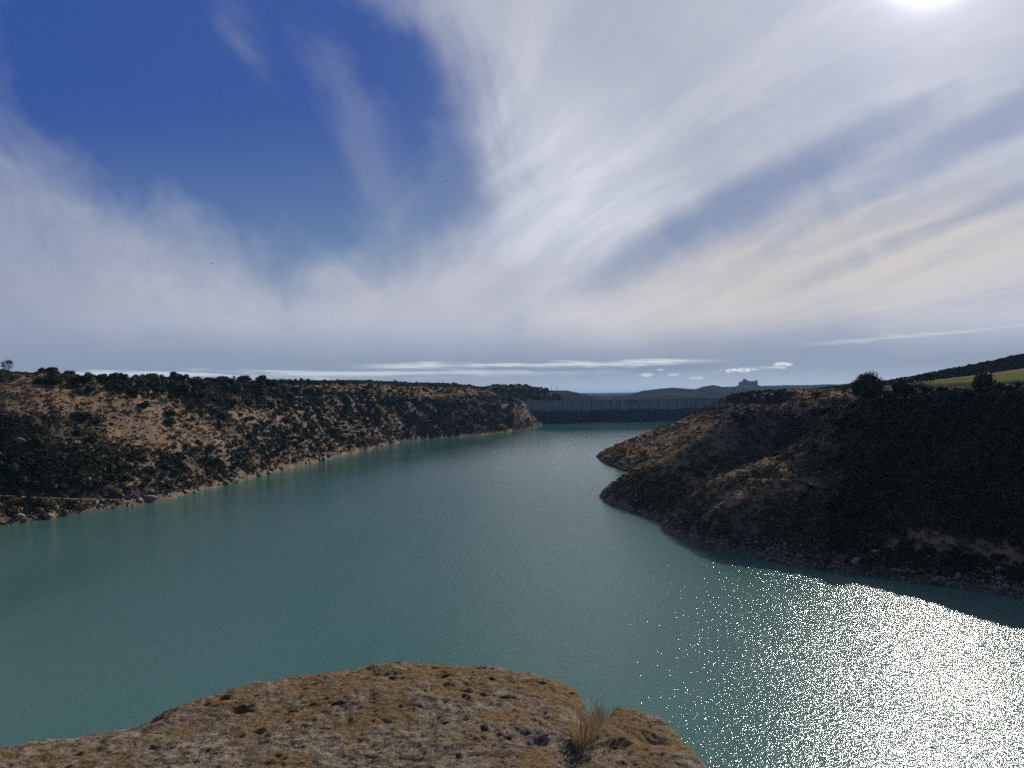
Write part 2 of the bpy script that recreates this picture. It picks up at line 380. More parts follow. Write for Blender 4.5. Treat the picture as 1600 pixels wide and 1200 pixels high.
T2 = [onslope(px, py, 500, 1000) for px, py in ((690, 622), (730, 626), (770, 630), (800, 631))]
T3 = [onslope(px, py, 450, 1050) for px, py in ((585, 612), (620, 613), (655, 615), (690, 617))]
TRACKS = [(T1, 1.5), (T2, 1.7), (T3, 1.3)]
def fillz(P):
    P = [list(p) for p in P]
    for i in range(1, len(P) - 1): P[i][2] = (P[i - 1][2] + P[i][2] + P[i + 1][2]) / 3
    return P
TRACKS = [(fillz(P), wd) for P, wd in TRACKS]
def height(x, y):
    r = np.hypot(x, y)
    h = np.zeros(x.shape); near = r < 1500
    h[near] = rbf(x[near], y[near])
    fb = sstep(r, 1180, 1400)
    fz = far_h(x, y)
    hn_ = h.copy()
    land = sstep(hn_, 0.5, 6)
    # folds running down to the water, ledges of rock, hummocks
    hn_ += land * (fbm(x / 45, y / 45, 3) * np.where(x > 25, 1.4, 2.6) * (1 - 0.8 * sstep(hn_, 30, 35.5) * (x > 60) * (y < 560)))
    calm_ = np.where(x > 25, 0.6, 1.0) * (1 - 0.8 * sstep(hn_, 30, 35.5) * (x > 60) * (y < 560))
    hn_ += land * calm_ * (ridged(x / 17 + fbm(x / 30, y / 30, 2), y / 17, 3) - 0.45) * 1.0
    hn_ += sstep(hn_, 0.2, 2.0) * calm_ * fbm(x / 5, y / 5, 4, 0.6) * 1.1
    led = (hn_ / 3.2 + fbm(x / 60, y / 60, 2) * 1.5); fr = led - np.floor(led)
    rough = sstep(fbm(x / 40 + 9, y / 40, 3), -0.1, 0.35) * sstep(hn_, 1, 6) * (r < 1100)
    hn_ += rough * calm_ * (sstep(fr, 0.35, 0.65) - fr) * 1.7
    # low eroded bank at the waterline
    hn_ += sstep(hn_, -0.15, 0.8) * (1.1 + fbm(x / 9, y / 9, 3) * 1.6) * (1 - 0.85 * sstep(hn_, 3, 14))
    # terraced fields high on the far left
    ter = sstep(y, 600, 680) * sstep(hn_, 33, 38) * sstep(1000 - y, 0, 40) * (x < 20)
    lt = hn_ / 2.3; ft = lt - np.floor(lt)
    hn_ = hn_ + ter * (sstep(ft, 0.6, 0.95) - ft) * 1.5
    # tableland on the right is smooth farmland
    fld = sstep(y, 262, 300) * sstep(x, 125, 150) * sstep(-y, -1000, -900)
    hn_ = hn_ * (1 - fld * 0.8) + (h + 1.0) * fld * 0.8
    for P, wd in TRACKS:
        d, zt = polydist(x, y, P); m = 1 - sstep(d, wd, wd + 3.5)
        hn_ = hn_ * (1 - m) + zt * m
    return np.where(near, hn_ * (1 - fb) + fz * fb, fz)

# ------------------------------------------------------------------ ground sheet
rs = [58.0]
while rs[-1] < 34000:
    r_ = rs[-1]; rs.append(r_ * (1.0045 if r_ < 560 else 1.008 if r_ < 1300 else 1.03))
rs = np.array(rs); NA = 1150
az = np.radians(np.linspace(-46, 47, NA))
RR, AA = np.meshgrid(rs, az, indexing='ij')
GX_, GY_ = RR * np.sin(AA), RR * np.cos(AA)
GZ = height(GX_, GY_)
nr, na = GX_.shape
idx = np.arange(nr * na).reshape(nr, na)
Fq = np.stack([idx[:-1, :-1].ravel(), idx[:-1, 1:].ravel(), idx[1:, 1:].ravel(), idx[1:, :-1].ravel()], 1)
# skip cells deep under water
zz4 = GZ.ravel()[Fq].max(1); Fq = Fq[zz4 > -9.0]
Vg = np.stack([GX_.ravel(), GY_.ravel(), GZ.ravel()], 1)
# what the ground is: r = bare soil, plus sunlight painted on the right spurs, g = green field, b = far woodland
PXg, PYg = proj(GX_, GY_, GZ)
def blob(px, py, cx_, cy_, rx, ry, soft_=0.5):
    return 1 - sstep(np.hypot((px - cx_) / rx, (py - cy_) / ry), 1 - soft_, 1 + soft_)
def soil_lit_map(px, py, x, y):
    s_ = np.maximum.reduce([blob(px, py, 225, 665, 75, 40), blob(px, py, 60, 620, 110, 30), blob(px, py, 160, 625, 60, 22), blob(px, py, 300, 690, 60, 30) * 0.8, blob(px, py, 225, 735, 35, 22) * 0.9, blob(px, py, 690, 612, 100, 9) * 0.6, blob(px, py, 560, 606, 120, 7) * 0.8, blob(px, py, 400, 650, 40, 14) * .7])
    spur_lit = np.maximum.reduce([blob(px, py, 1050, 690, 130, 50) * 0.62, blob(px, py, 1270, 614, 90, 9) * 0.9, blob(px, py, 1170, 755, 120, 50) * 0.65, blob(px, py, 1220, 640, 80, 14) * 0.5])  # pale cover that paints the right bank's spurs as sunlit
    return np.where(x < 0, s_, spur_lit)
soil_lit = soil_lit_map(PXg, PYg, GX_, GY_)
soil_lit = np.clip(soil_lit + fbm(GX_ / 14, GY_ / 14, 3) * 0.5 * (soil_lit > 0.05), 0, 1)
soil_lit = np.maximum(soil_lit, (1 - sstep(GZ, 1.0, 3.4 + fbm(GX_ / 25, GY_ / 25, 2) * 3)) * np.where(GX_ > 0, 0.5, 0.75) * (RR < 1200) * np.clip(0.55 + fbm(GX_ / 11, GY_ / 11, 3) * 1.6, 0, 1))
soil_lit = np.where((GX_ > 150) & (GY_ > 445) & (GY_ < 505), 0.9, soil_lit)
rk = sstep(GZ, 4.0, 5.5) * (1 - sstep(GZ, 8.0, 11)) * blob(PXg, PYg, 1500, 860, 130, 45); soil_lit = np.maximum(soil_lit, rk)
field = ((GX_ > 150) & (GY_ > 300) & (GY_ < 460) & (GX_ < 380)).astype(float) * sstep(GX_ - 150, 0, 10) * sstep(GY_ - 300, 0, 8) * sstep(450 - GY_ + fbm(GX_ / 40, GY_ / 40, 2) * 20, 0, 10)
field *= sstep(GX_ / np.maximum(GY_, 1), 0.525, 0.535)
fw = sstep(RR, 1250, 1500) * 0.9
ground_c = np.stack([soil_lit.ravel(), field.ravel(), fw.ravel()], 1)

mg, g = mat('ground_soil', 1.0, 0.0)
P_ = g.geo('Position'); a_ = g.n.new('ShaderNodeSeparateColor'); g.l.new(g.attr('cover').k, a_.inputs[0])
aS, aF, aW = [X(g, o) for o in a_.outputs[:3]]
n1 = g.noise(P_, 0.11, 6, 0.65); n2 = g.noise(P_, 0.9, 5, 0.7); n3 = g.noise(P_, 0.035, 3, 0.5); n4 = g.noise(P_, 3.5, 4, 0.7)
scr = g.mix(g.ss(n1 + (n2 - 0.5) * 0.8, 0.40, 0.60), (0.036, 0.034, 0.022), (0.088, 0.068, 0.041))
scr = g.mix(g.ss(n3, 0.42, 0.62) * 0.6, scr, (0.052, 0.052, 0.034))
bare_ = g.mix(g.ss(n2 + (n4 - 0.5) * 0.5, 0.32, 0.65), (0.10, 0.068, 0.042), (0.265, 0.182, 0.116))
bare_ = g.mix(g.ss(n1, 0.50, 0.66) * 0.7, bare_, (0.215, 0.118, 0.070))
bare_ = g.mix(g.ss(g.noise(P_, 0.45, 6, 0.75), 0.56, 0.68) * 0.7, bare_, (0.07, 0.058, 0.04))
c_ = g.mix(g.ss(aS + (n2 - 0.5) * 0.9 + (n1 - 0.5) * 0.5, 0.3, 0.65), scr, bare_)
slope = g.sep(g.geo('Normal'))[2]
rock_c = g.mix(g.ss(n4, 0.35, 0.65), (0.13, 0.098, 0.075), (0.30, 0.235, 0.18))
c_ = g.mix(g.ss(slope + (n2 - 0.5) * 0.3, 0.80, 0.62) * 0.75, c_, rock_c)
fieldc = g.mix(g.ss(n3 + (n2 - .5) * .3, 0.4, 0.62), (0.085, 0.115, 0.030), (0.125, 0.140, 0.045))
c_ = g.mix(aF, c_, fieldc)
wood = g.mix(g.ss(g.noise(P_, 0.012, 6, 0.7), 0.42, 0.6), (0.012, 0.018, 0.014), (0.035, 0.034, 0.026))
c_ = g.mix(aW, c_, wood)
g.put(g.base, c_)
g.put(g.nor, g.bump(n2 * 0.6 + n4 * 0.3, 0.5, 0.8))
ground = npmesh('ground', Vg, Fq, mg, smooth=False, colors={'cover': ground_c}); tag(ground, kind='structure')

# tracks
mt, g = mat('pale_track', 0.95, 0.1)
nz = g.noise(g.geo('Position'), 1.2, 4, 0.6)
g.put(g.base, g.mix(g.ss(nz, 0.35, 0.65), (0.24, 0.185, 0.14), (0.36, 0.29, 0.225)))
for i, (P, wd) in enumerate(TRACKS):
    pts = []
    for a, b in zip(P[:-1], P[1:]):
        n_ = max(2, int(math.dist(a, b) / 3))
        pts += [[a[k] + (b[k] - a[k]) * j / n_ for k in range(3)] for j in range(n_)]
    pts.append(P[-1]); pts = np.array(pts); d = np.gradient(pts[:, :2], axis=0); d /= np.linalg.norm(d, axis=1)[:, None]
    nn = np.c_[-d[:, 1], d[:, 0]]; V_ = []
    for k, (p, q) in enumerate(zip(pts, nn)):
        wj = wd * (0.85 + 0.15 * math.sin(k * 0.7))
        V_ += [(p[0] + q[0] * wj, p[1] + q[1] * wj, p[2] + 0.10), (p[0] - q[0] * wj, p[1] - q[1] * wj, p[2] + 0.10)]
    Fp = [(2 * k, 2 * k + 1, 2 * k + 3, 2 * k + 2) for k in range(len(pts) - 1)]
    tag(npmesh('path', V_, Fp, mt), kind='structure')

# ------------------------------------------------------------------ water
mw, g = mat('reservoir_water', 0.08, 0.42)
g.b.inputs['IOR'].default_value = 1.333
P_ = g.geo('Position'); wx, wy, wz = g.sep(P_)
patch = g.noise(g.comb(wx * 0.012, wy * 0.0035, 0.0), 1.0, 4, 0.6)
tint = g.mix(g.ss(patch, 0.35, 0.65), (0.032, 0.108, 0.088), (0.066, 0.146, 0.126))
g.put(g.base, tint)
w1 = g.noise(g.scale(P_, (0.8, 1.25, 1)), 1.3, 2, 0.55, 0.2)
w2 = g.noise(g.scale(P_, (1.15, 0.9, 1)), 4.2, 2, 0.6, 0.2)
w3 = g.noise(g.scale(P_, (0.35, 1, 1)), 0.16, 2, 0.5)
calm = g.ss(wy + (patch - 0.5) * 24.0, 835.0, 805.0)            # still water in the lee of the dam
st = (0.50 + patch * 1.0) * (0.10 + calm * 0.90) * (1.0 - g.ss(wy, 200.0, 520.0) * 0.68)
g.put(g.nor, g.bump(w1 * 0.75 + w2 * 0.36 + w3 * 0.4, 0.165, st))
W0, W1 = (-40, 1019), (360, 1102)
wv_ = [(-420, 20, 0), (420, 20, 0), (420, 1105, 0), W1 + (0,), W0 + (0,), (-420, 1019, 0)]
me = bpy.data.meshes.new('water'); me.from_pydata(wv_, [], [tuple(range(6))]); me.materials.append(mw)
water = mobj('water', me); tag(water, kind='structure')

# ------------------------------------------------------------------ terrain sampling for planting
el = (GZ - H) / RR
run = np.maximum.accumulate(el, axis=0)
vis = (el >= run - 0.002) & (GZ > 0.4) & (PXg > -120) & (PXg < 1720)
dA = np.abs((PXg[1:, :-1] - PXg[:-1, :-1]) * (PYg[:-1, 1:] - PYg[:-1, :-1]) - (PXg[:-1, 1:] - PXg[:-1, :-1]) * (PYg[1:, :-1] - PYg[:-1, :-1]))
pxA = np.zeros_like(GZ); pxA[:-1, :-1] = dA                      # picture area of each ground cell
dr = np.gradient(rs)[:, None]; wA = dr * RR * (az[1] - az[0])    # its real area
vi = np.flatnonzero(vis.ravel())
vx, vy, vz = GX_.ravel()[vi], GY_.ravel()[vi], GZ.ravel()[vi]
vpx, vpy = PXg.ravel()[vi], PYg.ravel()[vi]
def pick(px, py):              # the ground point seen at a photo pixel
    k = np.argmin((vpx - px) ** 2 + (vpy - py) ** 2); return float(vx[k]), float(vy[k]), float(vz[k])
def onground(px, Y):
    d = ray(px, 600); xx = d[0] * Y; return float(xx), float(Y), float(height(np.array([xx]), np.array([float(Y)]))[0])
def sample(wt, n):
    p = np.maximum(wt, 0); p = p / p.sum(); return rng.choice(len(vi), size=n, p=p)
vpA = pxA.ravel()[vi]; vwA = wA.ravel()[vi]

# ------------------------------------------------------------------ foliage materials
def leafmat(name, c0, c1, c2=None, vary=0.5):
    m, g = mat(name, 0.75, 0.25)
    oi = g.n.new('ShaderNodeObjectInfo'); rnd = X(g, oi.outputs['Random'])
    n_ = g.noise(g.geo('Position'), 1.7, 3, 0.6)
    isl = g.geo('Random Per Island')
    c = g.mix(g.ss(n_ * 0.6 + isl * 0.4, 0.25, 0.75), c0, c1)
    if c2: c = g.mix(g.ss(rnd, 0.55, 1.0) * vary, c, c2)
    g.put(g.base, c); return m
M_oak = leafmat('oak_leaves', (0.026, 0.043, 0.018), (0.062, 0.084, 0.034), (0.082, 0.088, 0.044))
M_gold = leafmat('autumn_leaves', (0.34, 0.17, 0.025), (0.55, 0.34, 0.06), (0.44, 0.16, 0.04), 0.8)
M_dry = leafmat('dry_leaves', (0.13, 0.085, 0.05), (0.22, 0.15, 0.085), (0.16, 0.14, 0.07), 0.7)
M_bark, g = mat('bark', 0.95, 0.1)
g.put(g.base, g.mix(g.ss(g.noise(g.geo('Position'), 6, 4, 0.6), .4, .6), (0.06, 0.048, 0.038), (0.13, 0.105, 0.085)))
def attrmat(name):
    m, g = mat(name, 1.0, 0.03)
    n_ = g.noise(g.geo('Position'), 2.5, 3, 0.6)
    g.put(g.base, g.mix(g.ss(n_, 0.3, 0.7) * 0.6, g.attr('tone'), (0.045, 0.038, 0.026))); return m
M_scrub = attrmat('scrub_leaves')

def leaves(centres, normals, size, r):  # quads scattered with random tilt
    n = len(centres)
    a = r.normal(size=(n, 3)) + normals * 0.8; a /= np.linalg.norm(a, axis=1)[:, None]
    t = np.cross(a, r.normal(size=(n, 3))); t /= np.linalg.norm(t, axis=1)[:, None] + 1e-9
    b = np.cross(a, t); s_ = (size * r.uniform(0.6, 1.4, n))[:, None]
    V_ = np.stack([centres - t * s_, centres - b * s_ * 0.6, centres + t * s_, centres + b * s_ * 0.6], 1).reshape(-1, 3)
    return V_, np.arange(4 * n).reshape(n, 4)
def ico(sub=1):
    import bmesh
    bm = bmesh.new(); bmesh.ops.create_icosphere(bm, subdivisions=sub, radius=1.0)
    V_ = np.array([v_.co[:] for v_ in bm.verts]); F_ = np.array([[v_.index for v_ in f.verts] for f in bm.faces]); bm.free(); return V_, F_
ICO1, ICO2, ICO3 = ico(2), ico(3), ico(4)
def crown_mesh(seed, n=1500, tall=0.85, lobes=10, leaf=0.085, core=0.74, spread=0.62, base=0.28, loose=0.10, m=None):
    r = np.random.default_rng(seed); Vs, Fs, o = [], [], 0
    L = []
    for i in range(lobes):
        a = r.uniform(0, 2 * np.pi); rad = spread * math.sqrt(r.uniform(0, 1)); zz = base + r.uniform(0, 1) * tall * (1 - 0.55 * (rad / spread) ** 2)
        L.append((rad * math.cos(a), rad * math.sin(a), zz, r.uniform(0.26, 0.46)))
    for (a, b, c, rr) in L:
        k = int(n / lobes); d = r.normal(size=(k, 3)); d /= np.linalg.norm(d, axis=1)[:, None]; d[:, 2] = np.where(d[:, 2] < -0.4, -d[:, 2], d[:, 2])
        cen = np.array([a, b, c]) + d * rr * (1 + r.normal(0, loose, k))[:, None]
        V_, F_ = leaves(cen, d, leaf, r); Vs.append(V_); Fs.append(F_ + o); o += len(V_)
        if core:
            V_, F_ = ICO1; d2 = V_ * (rr * core * (1 + 0.16 * r.normal(size=(len(V_), 1)))) + np.array([a, b, c])
            Vs.append(d2); Fs.append(np.c_[F_, F_[:, 2]] + o); o += len(V_)
    V_ = np.concatenate(Vs); F_ = np.concatenate(Fs)
    quad = F_[:, 2] != F_[:, 3]
    me = bpy.data.meshes.new('crown')
    q, t = F_[quad], F_[~quad][:, :3]
    me.vertices.add(len(V_)); me.vertices.foreach_set('co', V_.astype(np.float32).ravel())
    me.loops.add(q.size + t.size); me.loops.foreach_set('vertex_index', np.r_[q.ravel(), t.ravel()].astype(np.int32))
    me.polygons.add(len(q) + len(t))
    me.polygons.foreach_set('loop_start', np.r_[np.arange(len(q)) * 4, q.size + np.arange(len(t)) * 3].astype(np.int32))
    me.polygons.foreach_set('loop_total', np.r_[np.full(len(q), 4), np.full(len(t), 3)].astype(np.int32))
    me.update(calc_edges=True); me.materials.append(m or M_oak); return me
def trunk_mesh(seed, h=0.55, r0=0.05, limbs=5, spread=0.4):
    r = random.Random(seed); mb = MB(); mb.tube([(0, 0, -0.25), (0.01, 0, h * 0.3), (0.02, 0.01, h * 0.6)], [r0 * 1.25, r0, r0 * 0.8])
    for i in range(limbs):
        a = i * 6.283 / limbs + r.uniform(-0.4, 0.4); e = spread * r.uniform(0.7, 1.1)
        mb.tube([(0.01, 0, h * r.uniform(0.25, 0.5)), (e * 0.45 * math.cos(a), e * 0.45 * math.sin(a), h * 0.8), (e * math.cos(a), e * math.sin(a), h * r.uniform(1.1, 1.5))], [r0 * 0.6, r0 * 0.45, r0 * 0.2], 5)
    return mb.build('trunk', M_bark, link=False)
CROWNS = [crown_mesh(40 + i, n=1300 + 150 * (i % 3), tall=0.62 + 0.10 * (i % 4), lobes=8 + i % 5) for i in range(7)]
BIGC = [crown_mesh(80 + i, n=6500, tall=1.05, lobes=28, leaf=0.045, spread=0.74, base=0.16, loose=0.16, core=0.66) for i in range(3)]
GOLD = [crown_mesh(60 + i, n=1000, tall=0.9, lobes=8, leaf=0.10, core=0.4, spread=0.5, base=0.3, loose=0.3, m=M_gold) for i in range(3)]
DRY = [crown_mesh(70 + i, n=900, tall=0.6, lobes=8, leaf=0.085, core=0.3, spread=0.6, base=0.2, loose=0.3, m=M_dry) for i in range(2)]
TRUNKS = [trunk_mesh(i) for i in range(3)]
def plant(name, crown, trunk, loc, size, rz, label, cat, group=None, squash=1.0):
    e = empty(name, (loc[0], loc[1], loc[2] - 0.12 * size), rz, (size, size, size * squash))
    tag(e, label, cat, group)
    mobj('trunk', trunk, e); mobj('crown', crown, e)
    return e

# evergreen oaks and junipers ------------------------------------------------
G_L = 'evergreen oaks growing on the left bank'
G_R = 'evergreen oaks growing on the right bank'
def region(px, py):
    if px < 820:
        if py < 598: return 'dark rounded evergreen oak in the row along the left skyline', G_L
        if px < 290 and py > 690: return 'low dark evergreen bush among rocks on the lower left slope', G_L
        if px < 290: return 'dark evergreen bush standing on the upper left slope', G_L
        if py > 690: return 'dark evergreen bush close above the left shore', G_L
        if px < 560: return 'dark evergreen bush in the thick growth mid way up the left bank', G_L
        return 'small dark evergreen bush on the far part of the left bank', G_L
    if py < 645 and px > 1310: return 'dark evergreen oak on the rim of the shaded right hill', G_R
    if px < 1240 and py < 660: return 'dark evergreen bush on the top of the right headland', G_R
    if px < 1310 and py > 690: return 'scrubby evergreen bush on the sunlit spur of the right bank', G_R
    if px < 1310: return 'small evergreen bush on the sloping right headland', G_R
    return 'evergreen bush in the deep shade of the right hillside', G_R
taken = []; UNNAMED = []; MARKS = []
def far_enough(p, rad):
    for q in taken:
        if (q[0] - p[0]) ** 2 + (q[1] - p[1]) ** 2 < (0.62 * (rad + q[2])) ** 2: return False
    return True
n_oak = 0
def oak(p, rad, label=None, group=None, big=False, squash=None, px=None, py=None):
    global n_oak
    lb, gr = region(px, py) if px is not None else (label, group)
    if label: lb = label
    e = plant('oak_tree' if big else 'evergreen_bush', (BIGC if big else CROWNS)[n_oak % (3 if big else 7)], TRUNKS[n_oak % 3], p, rad, random.uniform(0, 6.28), lb, 'tree' if big else 'bush', group or gr, squash or random.uniform(0.8, 1.15))
    taken.append((p[0], p[1], rad)); n_oak += 1
    if not label: UNNAMED.append(e)
    return e
# the ones that stand out, by photo pixel: (px, py of the foot, width in px, label)
NAMED = [(128, 656, 36, 'big dark pear-shaped evergreen bush alone on the bare left slope'),
 (266, 652, 22, 'upper of two dark round bushes side by side below the tree row'),
 (268, 665, 20, 'lower of two dark round bushes side by side below the tree row'),
 (142, 614, 16, 'dark bush on the pale slope just under the skyline trees, at their left end'),
 (122, 606, 12, 'small dark bush at the left foot of the skyline tree row'),
 (85, 583, 22, 'wide dark oak at the left end of the skyline tree row'),
 (66, 580, 13, 'small dark oak standing off the left end of the skyline tree row'),
 (213, 617, 28, 'broad dark oak at the lower edge of the skyline clump'),
 (286, 618, 28, 'dark round oak below the orange tree on the skyline'),
 (230, 638, 18, 'dark bush on the slope between the clump and the pair of bushes'),
 (302, 656, 11, 'small lone bush on the pale patch right of the pair of bushes'),
 (348, 597, 20, 'dark oak on the skyline just left of the thin tall tree'),
 (384, 597, 24, 'wide dark oak on the skyline just right of the thin tall tree'),
 (408, 598, 13, 'small round oak on the open skyline, first of four spaced out'),
 (440, 598, 13, 'round oak on the open skyline, second of four spaced out'),
 (452, 598, 9, 'small oak on the open skyline, third of four spaced out'),
 (467, 598, 7, 'tiny oak on the open skyline, last of four spaced out'),
 (273, 742, 26, 'low dark bush leaning over pale rocks above the left shore'),
 (123, 678, 18, 'dark bush below the big pear-shaped bush'),
 (152, 664, 16, 'small bush right below the big pear-shaped bush'),
 (57, 696, 24, 'dark bush low on the left slope at the edge of the thicket'),
 (475, 745, 20, None)]
def wd(p, w_): return w_ / F * p[1] * 0.5
for px, py, w_, lab in NAMED[:-1]:
    p = pick(px, py); oak(p, wd(p, w_) * 1.05, lab, G_L, px=px, py=py)
# rim of the right hill
RIM = [(1355, 224, 45, 1.12, 'largest dark oak on the rim of the shaded right hill, domed against the sky'),
 (1409, 220, 40, 0.8, 'broad dark oak on the rim, first to the right of the largest one'),
 (1441, 216, 36, 0.70, 'dark oak on the rim left of the green field'),
 (1536, 206, 34, 1.1, 'dark oak standing up in front of the green field'),
 (1472, 210, 28, 0.6, None), (1497, 204, 26, 0.6, None), (1514, 200, 24, 0.6, None), (1562, 194, 28, 0.6, None), (1588, 190, 30, 0.62, None), (1385, 219, 22, 0.55, None), (1457, 206, 22, 0.55, None), (1612, 186, 30, 0.6, None), (1332, 232, 20, 0.5, None), (1424, 211, 26, 0.5, None), (1549, 188, 22, 0.5, None), (1576, 183, 24, 0.5, None), (1486, 197, 24, 0.5, None)]
for px, Y, w_, sq, lab in RIM:
    ysr = np.linspace(196, 246, 60); xsr = ray(px, 600)[0] * ysr; _, pyr = proj(xsr, ysr, height(xsr, ysr))
    Y = Y if 'in front' in str(lab) else float(ysr[np.argmin(pyr)]) - (0 if lab else random.uniform(0, 5))
    p = onground(px, Y); rad = w_ / F * Y * 0.5 * 1.08
    oak(p, rad, lab, G_R, big=True, squash=sq * 1.05, px=px, py=612)
# the rest, scattered with the density seen in the photo
def dens_l(px, py):
    return np.maximum.reduce([blob(px, py, 190, 598, 105, 17) * 2.6, blob(px, py, 255, 612, 50, 16), blob(px, py, 330, 612, 70, 18) * 1.6, blob(px, py, 440, 614, 80, 18) * 1.3, blob(px, py, 360, 650, 60, 16) * 0.6, blob(px, py, 460, 655, 90, 30) * 0.8, blob(px, py, 70, 735, 110, 30) * 0.28, blob(px, py, 160, 742, 60, 26) * 0.4, blob(px, py, 330, 715, 70, 25) * 0.55, blob(px, py, 350, 742, 50, 12) * 0.5, blob(px, py, 500, 690, 60, 22) * .6, blob(px, py, 570, 640, 60, 30) * .9, 0.05 + 0 * px]) * (px < 640) * (1 - 0.85 * soil_lit_map(px, py, vx, vy) * (py > 603))
wl = dens_l(vpx, vpy) * np.clip(0.4 + fbm(vx / 18, vy / 18, 2) * 3, 0.05, 1.5) * vpA * (vx < 0) * (vz > 2.0)
for k in sample(wl, 3200):
    if n_oak > 205: break
    p = (vx[k], vy[k], vz[k]); rad = random.uniform(1.3, 2.6) * (1.6 if vpy[k] < 622 else 1.15) * (1.0 if p[1] < 420 else 1.15)
    if rad * 2 / p[1] * F < 6 or not far_enough(p, rad): continue
    oak(p, rad, px=vpx[k], py=vpy[k])
TABLE = ((vx > 100) & (vy > 226) & (vy < 480) & (vpx > 1325)).astype(float)
def dens_r(px, py):
    return np.maximum.reduce([blob(px, py, 1185, 618, 36, 10) * 2.2, blob(px, py, 1120, 640, 60, 20) * 0.5, blob(px, py, 1290, 640, 40, 14) * 0.6, blob(px, py, 1460, 640, 170, 22) * 0.55, blob(px, py, 1200, 740, 70, 30) * 0.12, blob(px, py, 1300, 668, 22, 18) * 1.0, blob(px, py, 1450, 740, 200, 90) * 0.10, 0.018 + 0 * px])
wr = dens_r(vpx, vpy) * vpA * (vx > 30) * (vz > 2.5) * (vy < 640) * (vpx < 1640) * (1 - TABLE)
for k in sample(wr, 2500):
    if n_oak > 292: break
    p = (vx[k], vy[k], vz[k]); rad = random.uniform(0.7, 1.7) * (1.3 if p[1] > 400 else 1)
    if not far_enough(p, rad): continue
    oak(p, rad, px=vpx[k], py=vpy[k])

# autumn-coloured trees and dry bushes ---------------------------------------
GA = 'autumn-coloured trees along the reservoir'
AUT = [(390, 735, 20, 'g', 'golden yellow bush at the waterline of the left bank, biggest of the yellow ones'),
 (440, 722, 12, 'g', 'small yellow bush near the water, between the biggest one and the pale boulders'),
 (504, 706, 13, 'g', 'yellow bush just above the pale boulders on the left shore'), (520, 701, 12, 'g', 'yellow bush right of the pale boulders on the left shore'),
 (548, 700, 12, 'd', 'straw-coloured bush on the left shore beyond the pale boulders'),
 (185, 774, 15, 'g', 'orange bush beside the track near the left shore'), (162, 775, 11, 'd', 'small pale green-yellow bush beside the track near the left shore'),
 (72, 790, 26, 'd', 'wide straw-coloured bush between the track and the left shore'), (22, 800, 22, 'd', 'dry brown bush at the lower left shore by the frame edge'),
 (290, 608, 19, 'd', 'orange tree on the left skyline between two dark oak clumps'), (364, 630, 16, 'g', 'orange tree in the dark growth mid way up the left bank'),
 (448, 606, 10, 'g', 'small yellow tree under the open skyline of the left bank'), (462, 610, 9, 'g', 'yellow tree right beside a small one under the open skyline'),
 (575, 614, 10, 'g', 'orange tree at the left end of the terrace row'), (581, 614, 8, 'g', 'second orange tree of the terrace row'), (594, 614, 10, 'd', 'brown tree in the middle of the terrace row'),
 (626, 612, 9, 'g', 'orange tree near the right end of the terrace row'), (632, 617, 8, 'g', 'yellow tree at the right end of the terrace row'), (612, 606, 8, 'd', 'small brown tree just above the terrace row'),
 (704, 614, 13, 'g', 'orange tree alone on the far terraces'), (568, 645, 13, 'g', 'yellow tree in the dark slope below the terrace row'), (594, 646, 15, 'g', 'orange tree in the dark slope below the terrace row'), (604, 648, 10, 'd', 'brown tree right of the orange one below the terrace row'),
 (580, 693, 14, 'g', 'orange bush on the far left shore, left one of a pair'), (593, 690, 13, 'd', 'straw-coloured bush on the far left shore, right one of a pair'), (622, 688, 11, 'd', 'straw bush at the far left shore past the orange pair'),
 (784, 671, 12, 'g', 'yellow bush on the far left shore near the dam'), (815, 664, 9, 'g', 'yellow bush at the tip of the left bank by the dam'),
 (972, 712, 20, 'g', 'bright yellow bush at the tip of the right headland'), (1005, 716, 22, 'g', 'wide yellow bush right of the brightest one on the right headland'), (1017, 736, 13, 'g', 'golden bush at the foot of the second right headland'),
 (1278, 622, 24, 'd', 'straw-coloured brush on top of the right headland'), (1322, 640, 16, 'd', 'dry bush left of the largest rim oak')]
for i, (px, py, w_, t_, lab) in enumerate(AUT):
    p = pick(px, py); rad = wd(p, w_) * 1.15
    plant('autumn_tree' if 'tree' in lab else 'autumn_bush', (GOLD if t_ == 'g' else DRY)[i % (3 if t_ == 'g' else 2)], TRUNKS[i % 3], p, rad, random.uniform(0, 6), lab, 'tree' if 'tree' in lab else 'bush', GA, random.uniform(0.8, 1.1))

# bare trees -------------------------------------------------------------------
def bare_tree(seed, h, wdt, depth=5, r0=0.16, up=0.5):
    r = random.Random(seed); tr = MB(); br = MB()
    tr.tube([(0, 0, -0.4), (0.03, 0, h * 0.14), (0, 0.04, h * 0.28)], [r0 * 1.3, r0, r0 * 0.9])
    def grow(p, d, L, rad, k):
        q = p + d * L; mid = (p + q) / 2 + Vector([r.uniform(-.06, .06) * L for _ in range(3)])
        br.tube([p, mid, q], [rad, rad * 0.8, rad * 0.6], 4)
        if k == 0: return
        for _ in range(3 if k > 1 else 4):
            n_ = (d + Vector((r.gauss(0, .55), r.gauss(0, .55), r.gauss(0.08, .4)))).normalized()
            grow(q, n_, L * r.uniform(0.62, 0.8), max(rad * 0.62, 0.028), k - 1)
    for i in range(8):
        a = i * 2.4 + r.uniform(-.3, .3); u2 = min(0.97, up * (0.75 + 0.16 * i))
        grow(Vector((0, 0, h * (0.16 + 0.02 * i))), Vector((math.cos(a) * (1 - u2), math.sin(a) * (1 - u2), u2)).normalized(), h * (0.2 + 0.012 * i), r0 * 0.5, depth - 1)
    return tr, br
